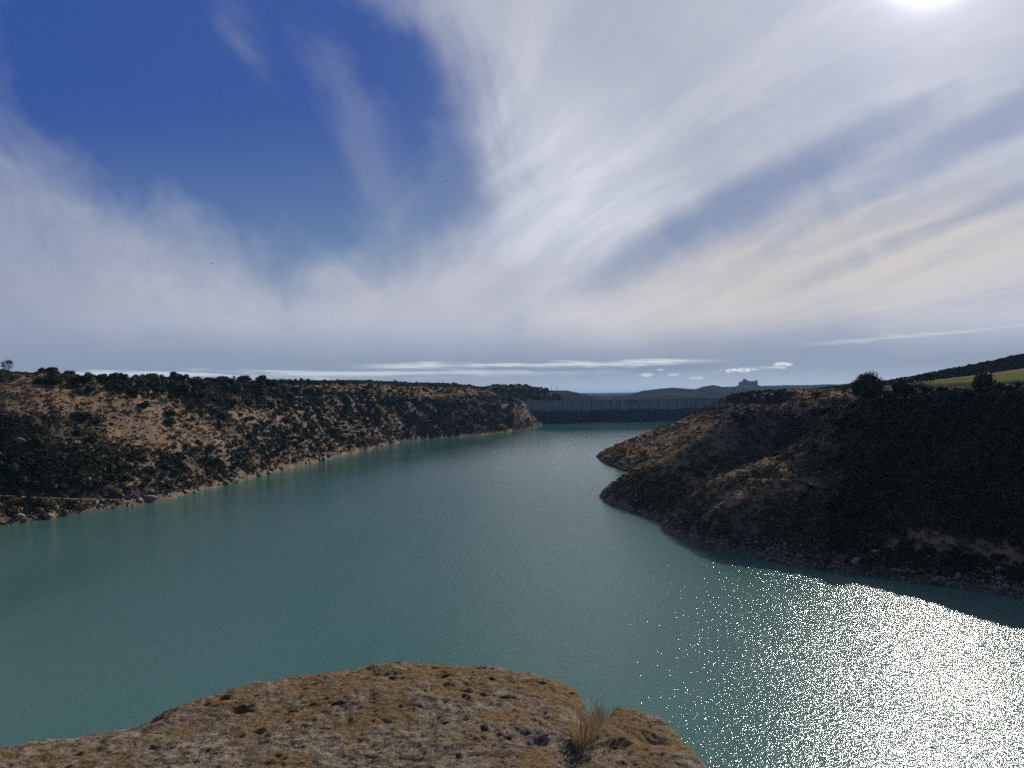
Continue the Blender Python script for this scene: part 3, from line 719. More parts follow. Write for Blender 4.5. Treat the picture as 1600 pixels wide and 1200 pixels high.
for (px, py, w_, h_, sd_, lab, up) in ((13, 581, 24, 18, 1, 'bare round leafless tree alone on the left skyline', 0.45), (1453, 606, 12, 16, 5, 'small bare tree at the near corner of the green field', 0.6)):
    p = pick(px, py) if px < 800 else onground(px, 292)
    hh = h_ / F * p[1]; e = empty('bare_tree', p); tag(e, lab, 'tree')
    tr, br = bare_tree(sd_, hh, w_ / F * p[1], 6, hh * 0.036, up)
    tr.build('trunk', M_bark, e); br.build('branches', M_bark, e)
p = pick(367, 600); e = empty('poplar_tree', p); tag(e, 'thin tall pale poplar rising alone above the left skyline oaks', 'tree')
tr, br = bare_tree(3, 5.0, 1, 4, 0.10, 0.93); tr.build('trunk', M_bark, e); br.build('branches', M_bark, e)
cr = mobj('crown', crown_mesh(99, n=300, tall=2.3, lobes=9, leaf=0.09, core=0, spread=0.25, base=0.9, loose=0.4, m=M_dry), e); cr.scale = (1.5, 1.5, 1.9)

# masses of growth too fine to count -------------------------------------------
def clumps(name, ks, rad, tris, tone, leaf, lab, squash=0.75, lift=0.25, jit=1.0):
    n = len(ks); r = rng
    cx_ = vx[ks] + r.uniform(-1, 1, n) * jit; cy_ = vy[ks] + r.uniform(-1, 1, n) * jit
    cz_ = height(cx_, cy_)
    d = r.normal(size=(n, tris, 3)); d /= np.linalg.norm(d, axis=2)[..., None]; d[..., 2] = np.abs(d[..., 2])
    R_ = (rad[:, None] * (0.55 + 0.45 * r.uniform(size=(n, tris)) ** 0.5))[..., None]
    cen = np.stack([cx_, cy_, cz_], 1)[:, None, :] + d * R_ * np.array([1, 1, squash]) ; cen[..., 2] -= lift * rad[:, None] * 0.3
    cen = cen.reshape(-1, 3); dd = d.reshape(-1, 3)
    a = r.normal(size=cen.shape) + dd * 0.7; a /= np.linalg.norm(a, axis=1)[:, None]
    t = np.cross(a, r.normal(size=cen.shape)); t /= np.linalg.norm(t, axis=1)[:, None] + 1e-9; b = np.cross(a, t)
    s_ = (np.repeat(rad, tris) * leaf * r.uniform(0.6, 1.4, n * tris))[:, None]
    V_ = np.stack([cen - t * s_, cen + t * s_ * 0.5 - b * s_, cen + t * s_ * 0.5 + b * s_], 1).reshape(-1, 3)
    col_ = np.repeat(tone, tris * 3, axis=0)
    o = npmesh(name, V_, np.arange(len(V_)).reshape(-1, 3), M_scrub, colors={'tone': col_})
    tag(o, lab, name.replace('_', ' '), kind='stuff'); return o
def tones(n, pal, wts):
    pal = np.array(pal); k = rng.choice(len(pal), size=n, p=np.array(wts) / sum(wts)); return pal[k] * rng.uniform(0.7, 1.3, (n, 1))
bareness = soil_lit_map(vpx, vpy, vx, vy)
fieldv = field.ravel()[vi]
# low thyme, gorse and dry grass
scw = (0.25 + 0.75 * (fbm(vx / 13, vy / 13, 3) > -0.08)) * (1 - 0.8 * bareness) * (1 - 0.9 * rk.ravel()[vi]) * (vz > 2.0) * (vy < 1080) * np.where((vx > 0) & (vpx < 1320), 0.55, 1.0) * (1 - TABLE) * (fieldv < 0.1) * (0.6 * vwA + 0.9 * vpA * 0.35)
ks = sample(scw, 64000)
for P, wdt in TRACKS:
    d, _ = polydist(vx[ks], vy[ks], P); ks = ks[d > wdt + 0.6]
rad = rng.uniform(0.28, 0.85, len(ks)) * (1 + vy[ks] / 900)
tsc = tones(len(ks), [(0.052, 0.058, 0.030), (0.095, 0.084, 0.048), (0.12, 0.09, 0.05), (0.165, 0.125, 0.07), (0.085, 0.085, 0.06)], [3, 4, 2.6, 1.0, 1.8])
tsc = tsc * np.where((vx[ks] > 0) & (vpx[ks] < 1320), 1.6, 1.0)[:, None]  # right-bank scrub painted lighter to strengthen the sunlit look
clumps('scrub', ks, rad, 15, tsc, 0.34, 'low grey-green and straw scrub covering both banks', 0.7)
# evergreen thickets
dt = np.maximum.reduce([blob(vpx, vpy, 600, 640, 130, 34) * 1.3, blob(vpx, vpy, 690, 655, 120, 24) * 1.1, blob(vpx, vpy, 450, 620, 110, 26), blob(vpx, vpy, 500, 675, 90, 24) * .8, blob(vpx, vpy, 400, 700, 60, 20) * 0.5, blob(vpx, vpy, 205, 602, 90, 16) * 1.2, blob(vpx, vpy, 130, 735, 100, 28) * 0.9, blob(vpx, vpy, 30, 735, 80, 26) * 0.9, blob(vpx, vpy, 320, 720, 60, 22) * 0.6, blob(vpx, vpy, 775, 650, 60, 24) * 1.2, blob(vpx, vpy, 812, 648, 28, 26) * 3.0, blob(vpx, vpy, 700, 602, 120, 3) * 0.5])
dt = dt * (fbm(vx / 16, vy / 16, 3) > -0.12) * (1 - 0.7 * bareness)
dr_ = ((vpx > 1300) & (vy < 260)) * 0.5 * (fbm(vx / 12, vy / 12, 3) > 0.0) * (1 - rk.ravel()[vi]) + blob(vpx, vpy, 1180, 618, 45, 12) * 1.5 
wt = (dt * (vx < 0) + dr_ * (vx > 30) + ((vpx > 1240) & (vy > 470) & (vpy < 607)) * 2.2 + ((vpx > 770) & (vpx < 905) & (vy > 1040)) * 1.8) * (1 - TABLE) * vpA * (vz > 3) * (vy < 1250) * (fieldv < 0.1)
ks = sample(wt, 9500)
for P, wdt in TRACKS:
    d, _ = polydist(vx[ks], vy[ks], P); ks = ks[d > wdt + 1.6]
rad = rng.uniform(0.7, 1.7, len(ks)) * np.clip(0.7 + vy[ks] / 900, 0.7, 1.7)
clumps('thicket', ks, rad, 60, tones(len(ks), [(0.026, 0.042, 0.018), (0.042, 0.060, 0.025), (0.060, 0.072, 0.034), (0.10, 0.09, 0.05)], [4, 4, 3, 1.5]), 0.24, 'dark evergreen thicket spreading over the far slopes', 0.9)

# boulders and shore rubble ------------------------------------------------------
M_rock, g = mat('pale_sandstone', 0.92, 0.2)
P_ = g.geo('Position'); nA = g.noise(P_, 1.3, 6, 0.7); nB = g.noise(P_, 6, 4, 0.7)
oi = g.n.new('ShaderNodeObjectInfo')
c = g.mix(g.ss(nA, 0.35, 0.65), (0.15, 0.115, 0.085), (0.36, 0.30, 0.235)); c = g.mix(X(g, oi.outputs['Random']) * 0.5, c, (0.20, 0.14, 0.105))
g.put(g.base, c); g.put(g.nor, g.bump(nA + nB * 0.4, 0.25, 0.9))
def boulder_mesh(seed):
    r = np.random.default_rng(seed); V_, F_ = ICO2; V_ = V_.copy()
    for _ in range(11):
        n_ = r.normal(size=3); n_ /= np.linalg.norm(n_); d = r.uniform(0.55, 0.85); k = V_ @ n_ - d; V_ -= np.outer(np.maximum(k, 0) * 0.92, n_)
    V_ *= 1 + 0.05 * r.normal(size=(len(V_), 1)); V_ *= np.array([1.0, r.uniform(0.6, 0.9), r.uniform(0.5, 0.75)])
    me = npmesh('boulder', V_, F_, M_rock, link=False); return me
BLD = [boulder_mesh(i) for i in range(6)]
GB = 'boulders lying along the shore'
BL = [(75, 806, 26, 'large pale flat boulder at the lower left waterline'), (100, 803, 14, 'pale boulder right beside the large flat one at the waterline'), (28, 812, 18, 'brown boulder at the waterline left of the large flat one'), (60, 797, 15, 'boulder just above the large flat one'),
 (219, 784, 14, 'pale boulder on the left shore by the end of the track'), (236, 783, 22, 'dark long slab at the waterline by the end of the track'), (248, 755, 14, 'pale boulder on the slope above the long slab'), (258, 742, 16, 'pale boulder under the leaning bush'),
 (420, 742, 12, 'small white boulder alone in the water at the left shore'), (499, 717, 11, 'left boulder of the pale cluster on the left shore'), (507, 719, 12, 'lowest boulder of the pale cluster on the left shore'), (513, 714, 10, 'right boulder of the pale cluster on the left shore'), (505, 711, 10, 'topmost boulder of the pale cluster on the left shore'),
 (350, 762, 12, 'brown boulder on the left shore left of the yellow bush'), (404, 742, 10, 'boulder just below the yellow bush'), (140, 752, 12, 'pale rock in the dark thicket of the lower left slope'), (160, 735, 10, 'small pale rock above the dark thicket'), (30, 690, 16, 'pale rock outcrop on the left slope by the frame edge')]
nb = 0
def boulder(p, rad, lab):
    global nb
    o = mobj('boulder', BLD[nb % 6]); o.location = (p[0], p[1], p[2] + rad * 0.12); o.scale = (rad,) * 3; o.rotation_euler = (random.uniform(-.3, .3), random.uniform(-.3, .3), random.uniform(0, 6.28))
    tag(o, lab, 'boulder', GB); nb += 1; return o
for px, py, w_, lab in BL:
    p = pick(px, py); boulder(p, wd(p, w_) * 1.1, lab)
wb = vpA * (vz < 4.2) * (vz > 0.4) * (vy < 900) * (vpx < 1620) * (0.35 + (vx < 0))
for k in sample(wb, 62):
    px, py = vpx[k], vpy[k]
    lab = 'small brown boulder at the waterline of the left bank' if px < 840 else 'dark boulder at the shaded waterline of the right bank'
    o = boulder((vx[k], vy[k], vz[k]), random.uniform(0.5, 1.1) * (1 + vy[k] / 800), lab); UNNAMED.append(o)
def rubble(ks, rad):
    n = len(ks); V_, F_ = ICO1[0][:], ICO1[1]
    from_ = ico(1); V_, F_ = from_
    s_ = rng.uniform(0.6, 1.3, (n, 1, 3)) * rad[:, None, None]
    Vv = V_[None] * s_ * (1 + 0.2 * rng.normal(size=(n, len(V_), 1)))
    a = rng.uniform(0, 6.28, n); ca_, sa_ = np.cos(a)[:, None], np.sin(a)[:, None]
    X_ = Vv[..., 0] * ca_ - Vv[..., 1] * sa_; Y_ = Vv[..., 0] * sa_ + Vv[..., 1] * ca_
    cx_ = vx[ks] + rng.uniform(-1, 1, n); cy_ = vy[ks] + rng.uniform(-1, 1, n); cz_ = height(cx_, cy_)
    Vv = np.stack([X_ + cx_[:, None], Y_ + cy_[:, None], Vv[..., 2] * 0.7 + cz_[:, None] + 0.1], -1).reshape(-1, 3)
    Ff = (F_[None] + (np.arange(n) * len(V_))[:, None, None]).reshape(-1, 3)
    return npmesh('rubble', Vv, Ff, M_rock)
ks = sample(vpA * np.exp(-((vz - 1.5) / 2.2) ** 2) * (vy < 1000) + vpA * bareness * 0.22 * (vy < 500) + vpA * 0.02, 5200)
tag(rubble(ks, rng.uniform(0.10, 0.42, len(ks)) * (1 + vy[ks] / 700)), 'loose broken stones along both shores', 'rubble', kind='stuff')

# ------------------------------------------------------------------ the dam
def conc(name, hi, lo, z0):
    m, g = mat(name, 0.85, 0.3)
    P_ = g.geo('Position'); px_, py_, pz_ = g.sep(P_); ob = g.coord('Object'); ox, oy, oz = g.sep(ob)
    n_ = g.noise(g.comb(px_ * 0.12, py_ * 0.12, pz_ * 0.12), 1.0, 5, 0.65)
    vert = g.noise(g.comb(px_ * 0.9, py_ * 0.2, pz_ * 0.05), 1.0, 4, 0.6)
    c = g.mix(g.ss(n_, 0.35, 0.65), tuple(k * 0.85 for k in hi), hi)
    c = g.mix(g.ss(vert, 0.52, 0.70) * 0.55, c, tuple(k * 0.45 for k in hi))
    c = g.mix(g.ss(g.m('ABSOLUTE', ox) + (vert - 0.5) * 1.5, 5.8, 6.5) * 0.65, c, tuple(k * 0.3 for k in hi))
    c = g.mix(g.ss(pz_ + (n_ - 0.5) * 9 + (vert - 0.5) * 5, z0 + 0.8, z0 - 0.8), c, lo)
    g.put(g.base, c); g.put(g.nor, g.bump(n_ + vert, 0.1, 0.4)); return m
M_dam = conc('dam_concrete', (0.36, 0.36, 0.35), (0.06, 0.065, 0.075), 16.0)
M_par, g = mat('parapet_concrete', 0.85); nP = g.noise(g.geo('Position'), 0.5, 4, 0.6); g.put(g.base, g.mix(nP, (0.20, 0.195, 0.18), (0.36, 0.35, 0.33)))
M_steel, g = mat('grey_steel', 0.5, 0.5); g.put(g.base, g.mix(g.noise(g.geo('Position'), 3, 3, .5), (0.10, 0.105, 0.11), (0.2, 0.2, 0.2)))
M_white, g = mat('white_paint', 0.6); g.put(g.base, g.mix(g.noise(g.geo('Position'), 2, 3, .5), (0.6, 0.6, 0.58), (0.8, 0.8, 0.78)))
DA, DB = Vector((-14, 1024.5, 0)), Vector((352, 1100.5, 0)); dv = DB - DA; DL = dv.length; drz = math.atan2(dv.y, dv.x); ZC = 28.6
dam = empty('dam', DA, drz); tag(dam, 'long straight concrete gravity dam closing the far end of the reservoir', 'dam')
NBK = 27; bw = DL / NBK
for i in range(NBK):
    top = ZC - (2.2 if 12 <= i <= 14 else 0)
    zb = -9.0
    V_ = []
    for xx in (-bw / 2 + 0.18, bw / 2 - 0.18):
        V_ += [(xx, -1.5, zb), (xx, 0, 16), (xx, 0.0, top), (xx, 4.5, top), (xx, 22, zb)]
    F_ = [(0, 5, 6, 1), (1, 6, 7, 2), (2, 7, 8, 3), (3, 8, 9, 4), (4, 9, 5, 0), (0, 1, 2, 3, 4), (5, 9, 8, 7, 6)]
    me = bpy.data.meshes.new('wall_block'); me.from_pydata(V_, [], F_); me.materials.append(M_dam); me.update()
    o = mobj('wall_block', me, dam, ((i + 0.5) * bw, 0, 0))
    if i == 0 or i == NBK - 1: pass
    jm = MB(); jm.box((bw / 2, 2.2, (top + zb) / 2 - 0.2), (0.5, 3.6, top - zb - 0.5)); jm.build('joint_seal', M_steel, o)
mb = MB(); mb.box((DL / 2, 2.2, ZC + 0.2), (DL, 6.2, 0.5)); mb.build('crest_road', M_par, dam)
mb = MB(); mb.box((DL / 2, -0.72, ZC + 0.95), (DL, 0.3, 1.0)); mb.build('parapet', M_par, dam)
mb = MB(); mb.box((DL / 2, 5.1, ZC + 0.95), (DL, 0.3, 1.0)); mb.build('parapet', M_par, dam)
for i in range(12, 16):
    mb = MB(); mb.box((i * bw, -0.4, ZC - 1.2), (1.4, 2.0, 3.4)); mb.build('spillway_pier', M_par, dam)
for i in range(12, 15):
    mb = MB(); mb.box(((i + 0.5) * bw, -0.15, ZC - 1.3), (bw - 2.2, 0.3, 2.2)); gt = mb.build('spillway_gate', M_steel, dam)
    m2 = MB(); [m2.box(((i + 0.5) * bw, -0.36, ZC - 2.0 + 0.7 * k), (bw - 2.4, 0.14, 0.16)) for k in range(3)]; m2.build('gate_rib', M_steel, gt)
for xx in (11.3, 12.15):
    mb = MB(); mb.box((xx * bw, -1.9, ZC - 3.6), (1.7, 1.6, 5.4)); mb.box((xx * bw, -1.9, ZC - 0.75), (2.1, 2.0, 0.3)); mb.build('intake_hoist', M_white, dam)
for i in range(1, NBK, 2):
    mb = MB(); mb.tube([(i * bw, 4.6, ZC + 0.4), (i * bw, 4.6, ZC + 4.6), (i * bw, 3.7, ZC + 5.2)], [0.11, 0.08, 0.06], 5); mb.box((i * bw, 3.4, ZC + 5.2), (0.25, 0.7, 0.14)); mb.build('crest_lamp', M_steel, dam)

# ------------------------------------------------------------------ far castle, masts, poles, birds
M_stone, g = mat('old_stone', 0.95, 0.1); g.put(g.base, g.mix(g.noise(g.geo('Position'), 0.2, 5, .6), (0.13, 0.11, 0.09), (0.24, 0.205, 0.165)))
ca_ = at(1169, 601, 4290); cz = float(height(np.array([ca_[0]]), np.array([ca_[1]]))[0])
cas = empty('castle', (ca_[0], ca_[1], cz), 0.1); tag(cas, 'ruined stone castle on the distant hilltop beyond the dam', 'castle')
mb = MB(); mb.box((0, 0, 3), (96, 40, 16)); mb.box((-10, 0, 12), (56, 30, 8)); mb.box((22, 0, 11), (38, 26, 5)); mb.build('wall', M_stone, cas)
for xx, w_, h_ in ((-44, 12, 17), (-24, 16, 30), (-13, 12, 25), (4, 11, 20), (22, 10, 19), (34, 9, 17), (45, 8, 24)):
    mb = MB(); mb.box((xx, -6, h_ / 2 - 2), (w_, 14, h_ + 4), 0, 0.92)
    for k in (-1, 0, 1): mb.box((xx + k * w_ * 0.3, -11, h_ + 1.2), (w_ * 0.17, 2.5, 2.4))
    mb.build('tower', M_stone, cas)
def mast(px, ptop, Y, label):
    b = at(px, 612, Y); zb = float(height(np.array([b[0]]), np.array([b[1]]))[0]); zt = at(px, ptop, Y)[2]; hh = zt - zb
    e = empty('radio_mast', (b[0], b[1], zb)); tag(e, label, 'mast')
    mb = MB()
    for sx, sy in ((-1, -1), (1, -1), (1, 1), (-1, 1)): mb.tube([(sx * 0.9, sy * 0.9, -1), (sx * 0.3, sy * 0.3, hh)], 0.16, 4)
    for k in range(10):
        z0, z1 = hh * k / 10, hh * (k + 1) / 10; r0, r1 = 0.9 - 0.06 * k, 0.9 - 0.06 * (k + 1)
        mb.tube([(-r0, -r0, z0), (r1, -r1, z1)], 0.09, 4); mb.tube([(r0, r0, z0), (-r1, r1, z1)], 0.09, 4)
    mb.build('lattice', M_steel, e)
    mb = MB(); mb.tube([(0, 0, hh), (0, 0, hh + 1.6)], 0.1, 5); mb.build('antenna', M_steel, e)
mast(862, 602.5, 2290, 'left one of two thin masts on the bluish hill beyond the dam'); mast(870.5, 601.5, 2290, 'right one of two thin masts on the bluish hill beyond the dam')
def pole(px, ptop, Y, label, arm):
    b = onground(px, Y); zt = at(px, ptop, Y)[2]; e = empty('utility_pole', b, 0.2); tag(e, label, 'utility pole'); hh = zt - b[2]
    mb = MB(); mb.tube([(0, 0, -0.5), (0, 0, hh)], [0.24, 0.17], 6); mb.build('pole', M_bark, e)
    mb = MB(); mb.box((0, 0, hh - 0.3), (arm, 0.25, 0.28)); mb.build('crossarm', M_bark, e)
    for s_ in (-0.45, 0, 0.45): mb = MB(); mb.tube([(s_ * arm, 0, hh - 0.16), (s_ * arm, 0, hh + 0.35)], 0.12, 5); mb.build('insulator', M_steel, e)
pole(1467, 582, 560, 'wooden pole with a crossarm on the skyline above the green field', 4.2)
pole(1345, 589.5, 600, 'short pole on the skyline just left of the largest rim oak', 2.6)
M_bird, g = mat('dark_feathers', 0.8); g.put(g.base, g.mix(g.noise(g.coord('Object'), 9, 3, .5), (0.02, 0.02, 0.022), (0.05, 0.045, 0.04)))
for px, py, lab in ((698, 283, 'tiny dark bird high in the blue part of the sky'), (330, 412, 'tiny dark bird over the left bank against pale cloud')):
    p = at(px, py, 190); mb = MB()
    mb.tube([(-0.34, 0, 0), (-0.2, 0, 0.01), (0, 0, 0.02), (0.2, 0, 0.03), (0.3, 0, 0.03), (0.38, 0, 0.01)], [0.02, 0.05, 0.09, 0.07, 0.05, 0.01], 6)
    for s_ in (-1, 1):
        b = len(mb.v); mb.v += [(0.14, s_ * 0.05, 0.05), (-0.12, s_ * 0.05, 0.05), (-0.08, s_ * 0.4, 0.20), (0.12, s_ * 0.4, 0.21), (-0.02, s_ * 0.85, 0.12)]
        mb.f += [(b, b + 1, b + 2, b + 3), (b + 3, b + 2, b + 4)]
    o = mb.build('bird', M_bird); o.scale = (0.75,) * 3; o.location = p; o.rotation_euler = (0.1, 0.1, 0.5); tag(o, lab, 'bird')

# ------------------------------------------------------------------ the foreground rock
ZR = H - 1.63
def rp(px, py):                # pixel on the plane of the rock's top
    d = ray(px, py); k = -1.63 / d[2]; return (float(d[0] * k), float(d[1] * k))
EDGE = [rp(*p) for p in ((-90, 1186), (0, 1158), (50, 1143), (100, 1133), (118, 1131), (250, 1098), (380, 1062), (480, 1046), (590, 1033), (700, 1031), (780, 1037), (860, 1047), (892, 1062), (914, 1082), (930, 1110), (950, 1104), (960, 1089), (1010, 1096), (1040, 1110), (1062, 1128), (1076, 1150), (1098, 1174), (1122, 1202))] + [(0.93, 2.9), (1.3, 1.2), (1.5, -1.5), (0.5, -4.5), (-4, -4.5), (-5.2, 0), (-3.9, 2.6)]
def sdist(x, y, poly):
    best = np.full(x.shape, 1e9); ins = np.zeros(x.shape, bool)
    for (ax, ay), (bx, by) in zip(poly, poly[1:] + poly[:1]):
        L = (bx - ax) ** 2 + (by - ay) ** 2; t = np.clip(((x - ax) * (bx - ax) + (y - ay) * (by - ay)) / L, 0, 1)
        best = np.minimum(best, np.hypot(x - ax - t * (bx - ax), y - ay - t * (by - ay)))
        c_ = ((ay > y) != (by > y)) & (x < (bx - ax) * (y - ay) / (by - ay + 1e-12) + ax); ins ^= c_
    return np.where(ins, best, -best)
fx = np.linspace(-3.7, 1.75, 640); fy = np.concatenate([np.linspace(-5.2, 2.4, 90)[:-1], np.linspace(2.4, 5.9, 430)])
FX, FY = np.meshgrid(fx, fy); D = sdist(FX, FY, EDGE)
Dj = D + fbm(FX / 0.35, FY / 0.35, 4) * 0.03
top = ZR + fbm(FX / 1.4, FY / 1.4, 3) * 0.05 + fbm(FX / 0.45, FY / 0.45, 3) * 0.022 + fbm(FX / 0.13, FY / 0.13, 4, 0.6) * 0.013 + fbm(FX / 0.045, FY / 0.04, 4, 0.7) * 0.014 + 0.012
pit = sstep(fbm(FX / 0.11 + 50, FY / 0.09, 4), 0.30, 0.5); top -= pit * 0.012
for px, py, rr, dd in ((348, 1092, 0.03, 0.045), (375, 1110, 0.028, 0.045), (200, 1112, 0.10, 0.05), (235, 1114, 0.05, 0.05), (432, 1058, 0.03, 0.04), (838, 1160, 0.06, 0.05), (1020, 1150, 0.08, 0.05), (965, 1163, 0.05, 0.05), (690, 1062, 0.05, 0.03)):
    cx_, cy_ = rp(px, py); top -= dd * np.exp(-(((FX - cx_) / (rr * 1.3)) ** 2 + ((FY - cy_) / rr) ** 2))
crk = np.array([rp(*p) for p in ((925, 1088), (915, 1110), (905, 1150), (885, 1200), (860, 1260), (800, 1400))])
dc = np.full(FX.shape, 1e9)
for a, b in zip(crk[:-1], crk[1:]):
    L = ((b - a) ** 2).sum(); t = np.clip(((FX - a[0]) * (b[0] - a[0]) + (FY - a[1]) * (b[1] - a[1])) / L, 0, 1)
    dc = np.minimum(dc, np.hypot(FX - a[0] - t * (b[0] - a[0]), FY - a[1] - t * (b[1] - a[1])))
top -= 0.05 * np.exp(-((dc + fbm(FX / .2, FY / .2, 3) * 0.03) / 0.07) ** 2)
for pts_, dep in ((((560, 1040), (610, 1068), (700, 1085), (820, 1100)), 0.016), (((130, 1150), (260, 1140), (400, 1150), (520, 1140)), 0.014), (((640, 1190), (760, 1165), (850, 1180)), 0.018), (((980, 1110), (1010, 1140), (1060, 1165)), 0.016)):
    ck = np.array([rp(*p) for p in pts_]); dk = np.full(FX.shape, 1e9); wx, wy_ = FX + fbm(FX / .25, FY / .25, 4) * 0.10, FY + fbm(FX / .25 + 7, FY / .25, 4) * 0.10
    for a, b in zip(ck[:-1], ck[1:]):
        L = ((b - a) ** 2).sum(); t = np.clip(((wx - a[0]) * (b[0] - a[0]) + (wy_ - a[1]) * (b[1] - a[1])) / L, 0, 1)
        dk = np.minimum(dk, np.hypot(wx - a[0] - t * (b[0] - a[0]), wy_ - a[1] - t * (b[1] - a[1])))
    top -= dep * 0.5 * sstep(fbm(FX / .3 + 3, FY / .3, 2), -0.2, 0.15) * np.exp(-(dk / 0.010) ** 2) + dep * 0.35 * np.exp(-(dk / 0.05) ** 2)
rnd_ = np.clip(1 - Dj / 0.30, 0, None)
zf = top - 0.05 * np.minimum(rnd_, 1) ** 3.2 - np.where(Dj < 0, -Dj * 3.2 + np.sqrt(np.maximum(-Dj, 0)) * 0.35, 0)
zf += np.where(Dj < 0, fbm(FX / .5, FY / .5, 4) * 0.15 * sstep(-Dj, 0, .3), 0)
zf = np.maximum(zf, ZR - 2.4)
n0, n1_ = FX.shape; ii = np.arange(n0 * n1_).reshape(n0, n1_)
Ff = np.stack([ii[:-1, :-1].ravel(), ii[:-1, 1:].ravel(), ii[1:, 1:].ravel(), ii[1:, :-1].ravel()], 1)
kp = (D.ravel()[Ff].max(1) > -0.8); Ff = Ff[kp]
mr, g = mat('lichened_sandstone', 0.95, 0.15)
P_ = g.geo('Position'); fxn, fyn, fzn = g.sep(P_)
a1 = g.noise(P_, 3.2, 6, 0.65); a2 = g.noise(P_, 14, 6, 0.7); a3 = g.noise(P_, 75, 6, 0.8); a4 = g.noise(P_, 1.1, 3, 0.5); a5 = g.noise(P_, 190, 3, 0.7)
c = g.mix(g.ss(a2 + (a3 - 0.5) * 1.3 + (a5 - 0.5) * 0.5, 0.36, 0.62), (0.075, 0.052, 0.036), (0.37, 0.295, 0.215))
c = g.mix(g.ss(a3 + (a2 - .5) * 0.9, 0.56, 0.66) * 0.8, c, (0.50, 0.42, 0.33))
ochre = g.ss(a1 + (a3 - 0.5) * 0.8 + g.ss(fxn, -0.2, 0.7) * 0.10 + g.ss(fyn, 3.6, 4.5) * 0.06, 0.48, 0.62)
c = g.mix(ochre * 0.82, c, g.mix(g.ss(a3, 0.35, 0.65), (0.13, 0.066, 0.020), (0.34, 0.20, 0.065)))
c = g.mix(g.ss(g.noise(P_, 5.5, 5, 0.7) + (a3 - .5) * .5, 0.60, 0.68) * 0.8, c, (0.165, 0.13, 0.035))
c = g.mix(g.ss(g.noise(P_, 9.0, 6, 0.75) + (a3 - .5) * .4, 0.60, 0.68) * 0.7, c, (0.05, 0.042, 0.034))
c = g.mix(g.ss(g.noise(P_, 26, 4, 0.7), 0.66, 0.72) * 0.7, c, (0.46, 0.42, 0.36))
vd = g.voro(g.comb(fxn + (a3 - 0.5) * 0.05, fyn * 0.8 + (a2 - 0.5) * 0.06, fzn), 19.0); pitm = g.ss(vd + (a3 - 0.5) * 0.25, 0.20, 0.10) * g.ss(a1, 0.42, 0.55)
c = g.mix(pitm * 0.75, c, (0.035, 0.026, 0.020))
bed = g.noise(g.comb(fxn * 2.2 + fyn * 0.9, fyn * 13.0 - fxn * 3.0, 0.0), 1.6, 5, 0.7)
c = g.mix(g.ss(bed + (a3 - 0.5) * 0.6, 0.60, 0.72) * 0.45, c, (0.07, 0.045, 0.028))
c = g.mix(g.ss(a5 + (a3 - .5) * .6, 0.58, 0.70) * 0.55, c, (0.56, 0.45, 0.31))
g.put(g.base, c)
g.put(g.nor, g.bump(a2 * 0.5 + a3 * 0.6 + a5 * 0.3 - pitm * 0.35 + bed * 0.3, 0.045, 1.0))
rock = npmesh('rock_ledge', np.stack([FX.ravel(), FY.ravel(), zf.ravel()], 1), Ff, mr, smooth=True)
tag(rock, 'weathered sandstone ledge with orange lichen and small pits underfoot', 'rock')
# cliff carrying the ledge
cxs = np.linspace(-60, 45, 150); cys = np.linspace(-60, 52, 150); CX, CY = np.meshgrid(cxs, cys)
dd_ = sdist(CX, CY, [(-60, -60), (-60, -8), (-12, 0.5), (-3.5, 2.8), (0.7, 2.8), (1.2, 1), (2.5, -4), (14, -20), (45, -60)])
cz_ = np.where(dd_ > 0, ZR - 1.9 - np.clip(dd_, 0, 3) * 0.02, ZR - 1.9 + dd_ * 1.25) + fbm(CX / 9, CY / 9, 4) * np.clip(-dd_ * 0.25, 0.05, 2.2)
cz_ = np.where(dd_ > 0, np.minimum(cz_, ZR - 1.7), np.minimum(cz_, ZR - 1.9))
ii = np.arange(CX.size).reshape(CX.shape); Ff = np.stack([ii[:-1, :-1].ravel(), ii[:-1, 1:].ravel(), ii[1:, 1:].ravel(), ii[1:, :-1].ravel()], 1)
Ff = Ff[cz_.ravel()[Ff].max(1) > -4]
clc = np.zeros((CX.size, 3)); clc[:, 0] = 0.5
tag(npmesh('cliff', np.stack([CX.ravel(), CY.ravel(), cz_.ravel()], 1), Ff, mg, colors={'cover': clc}), kind='structure')

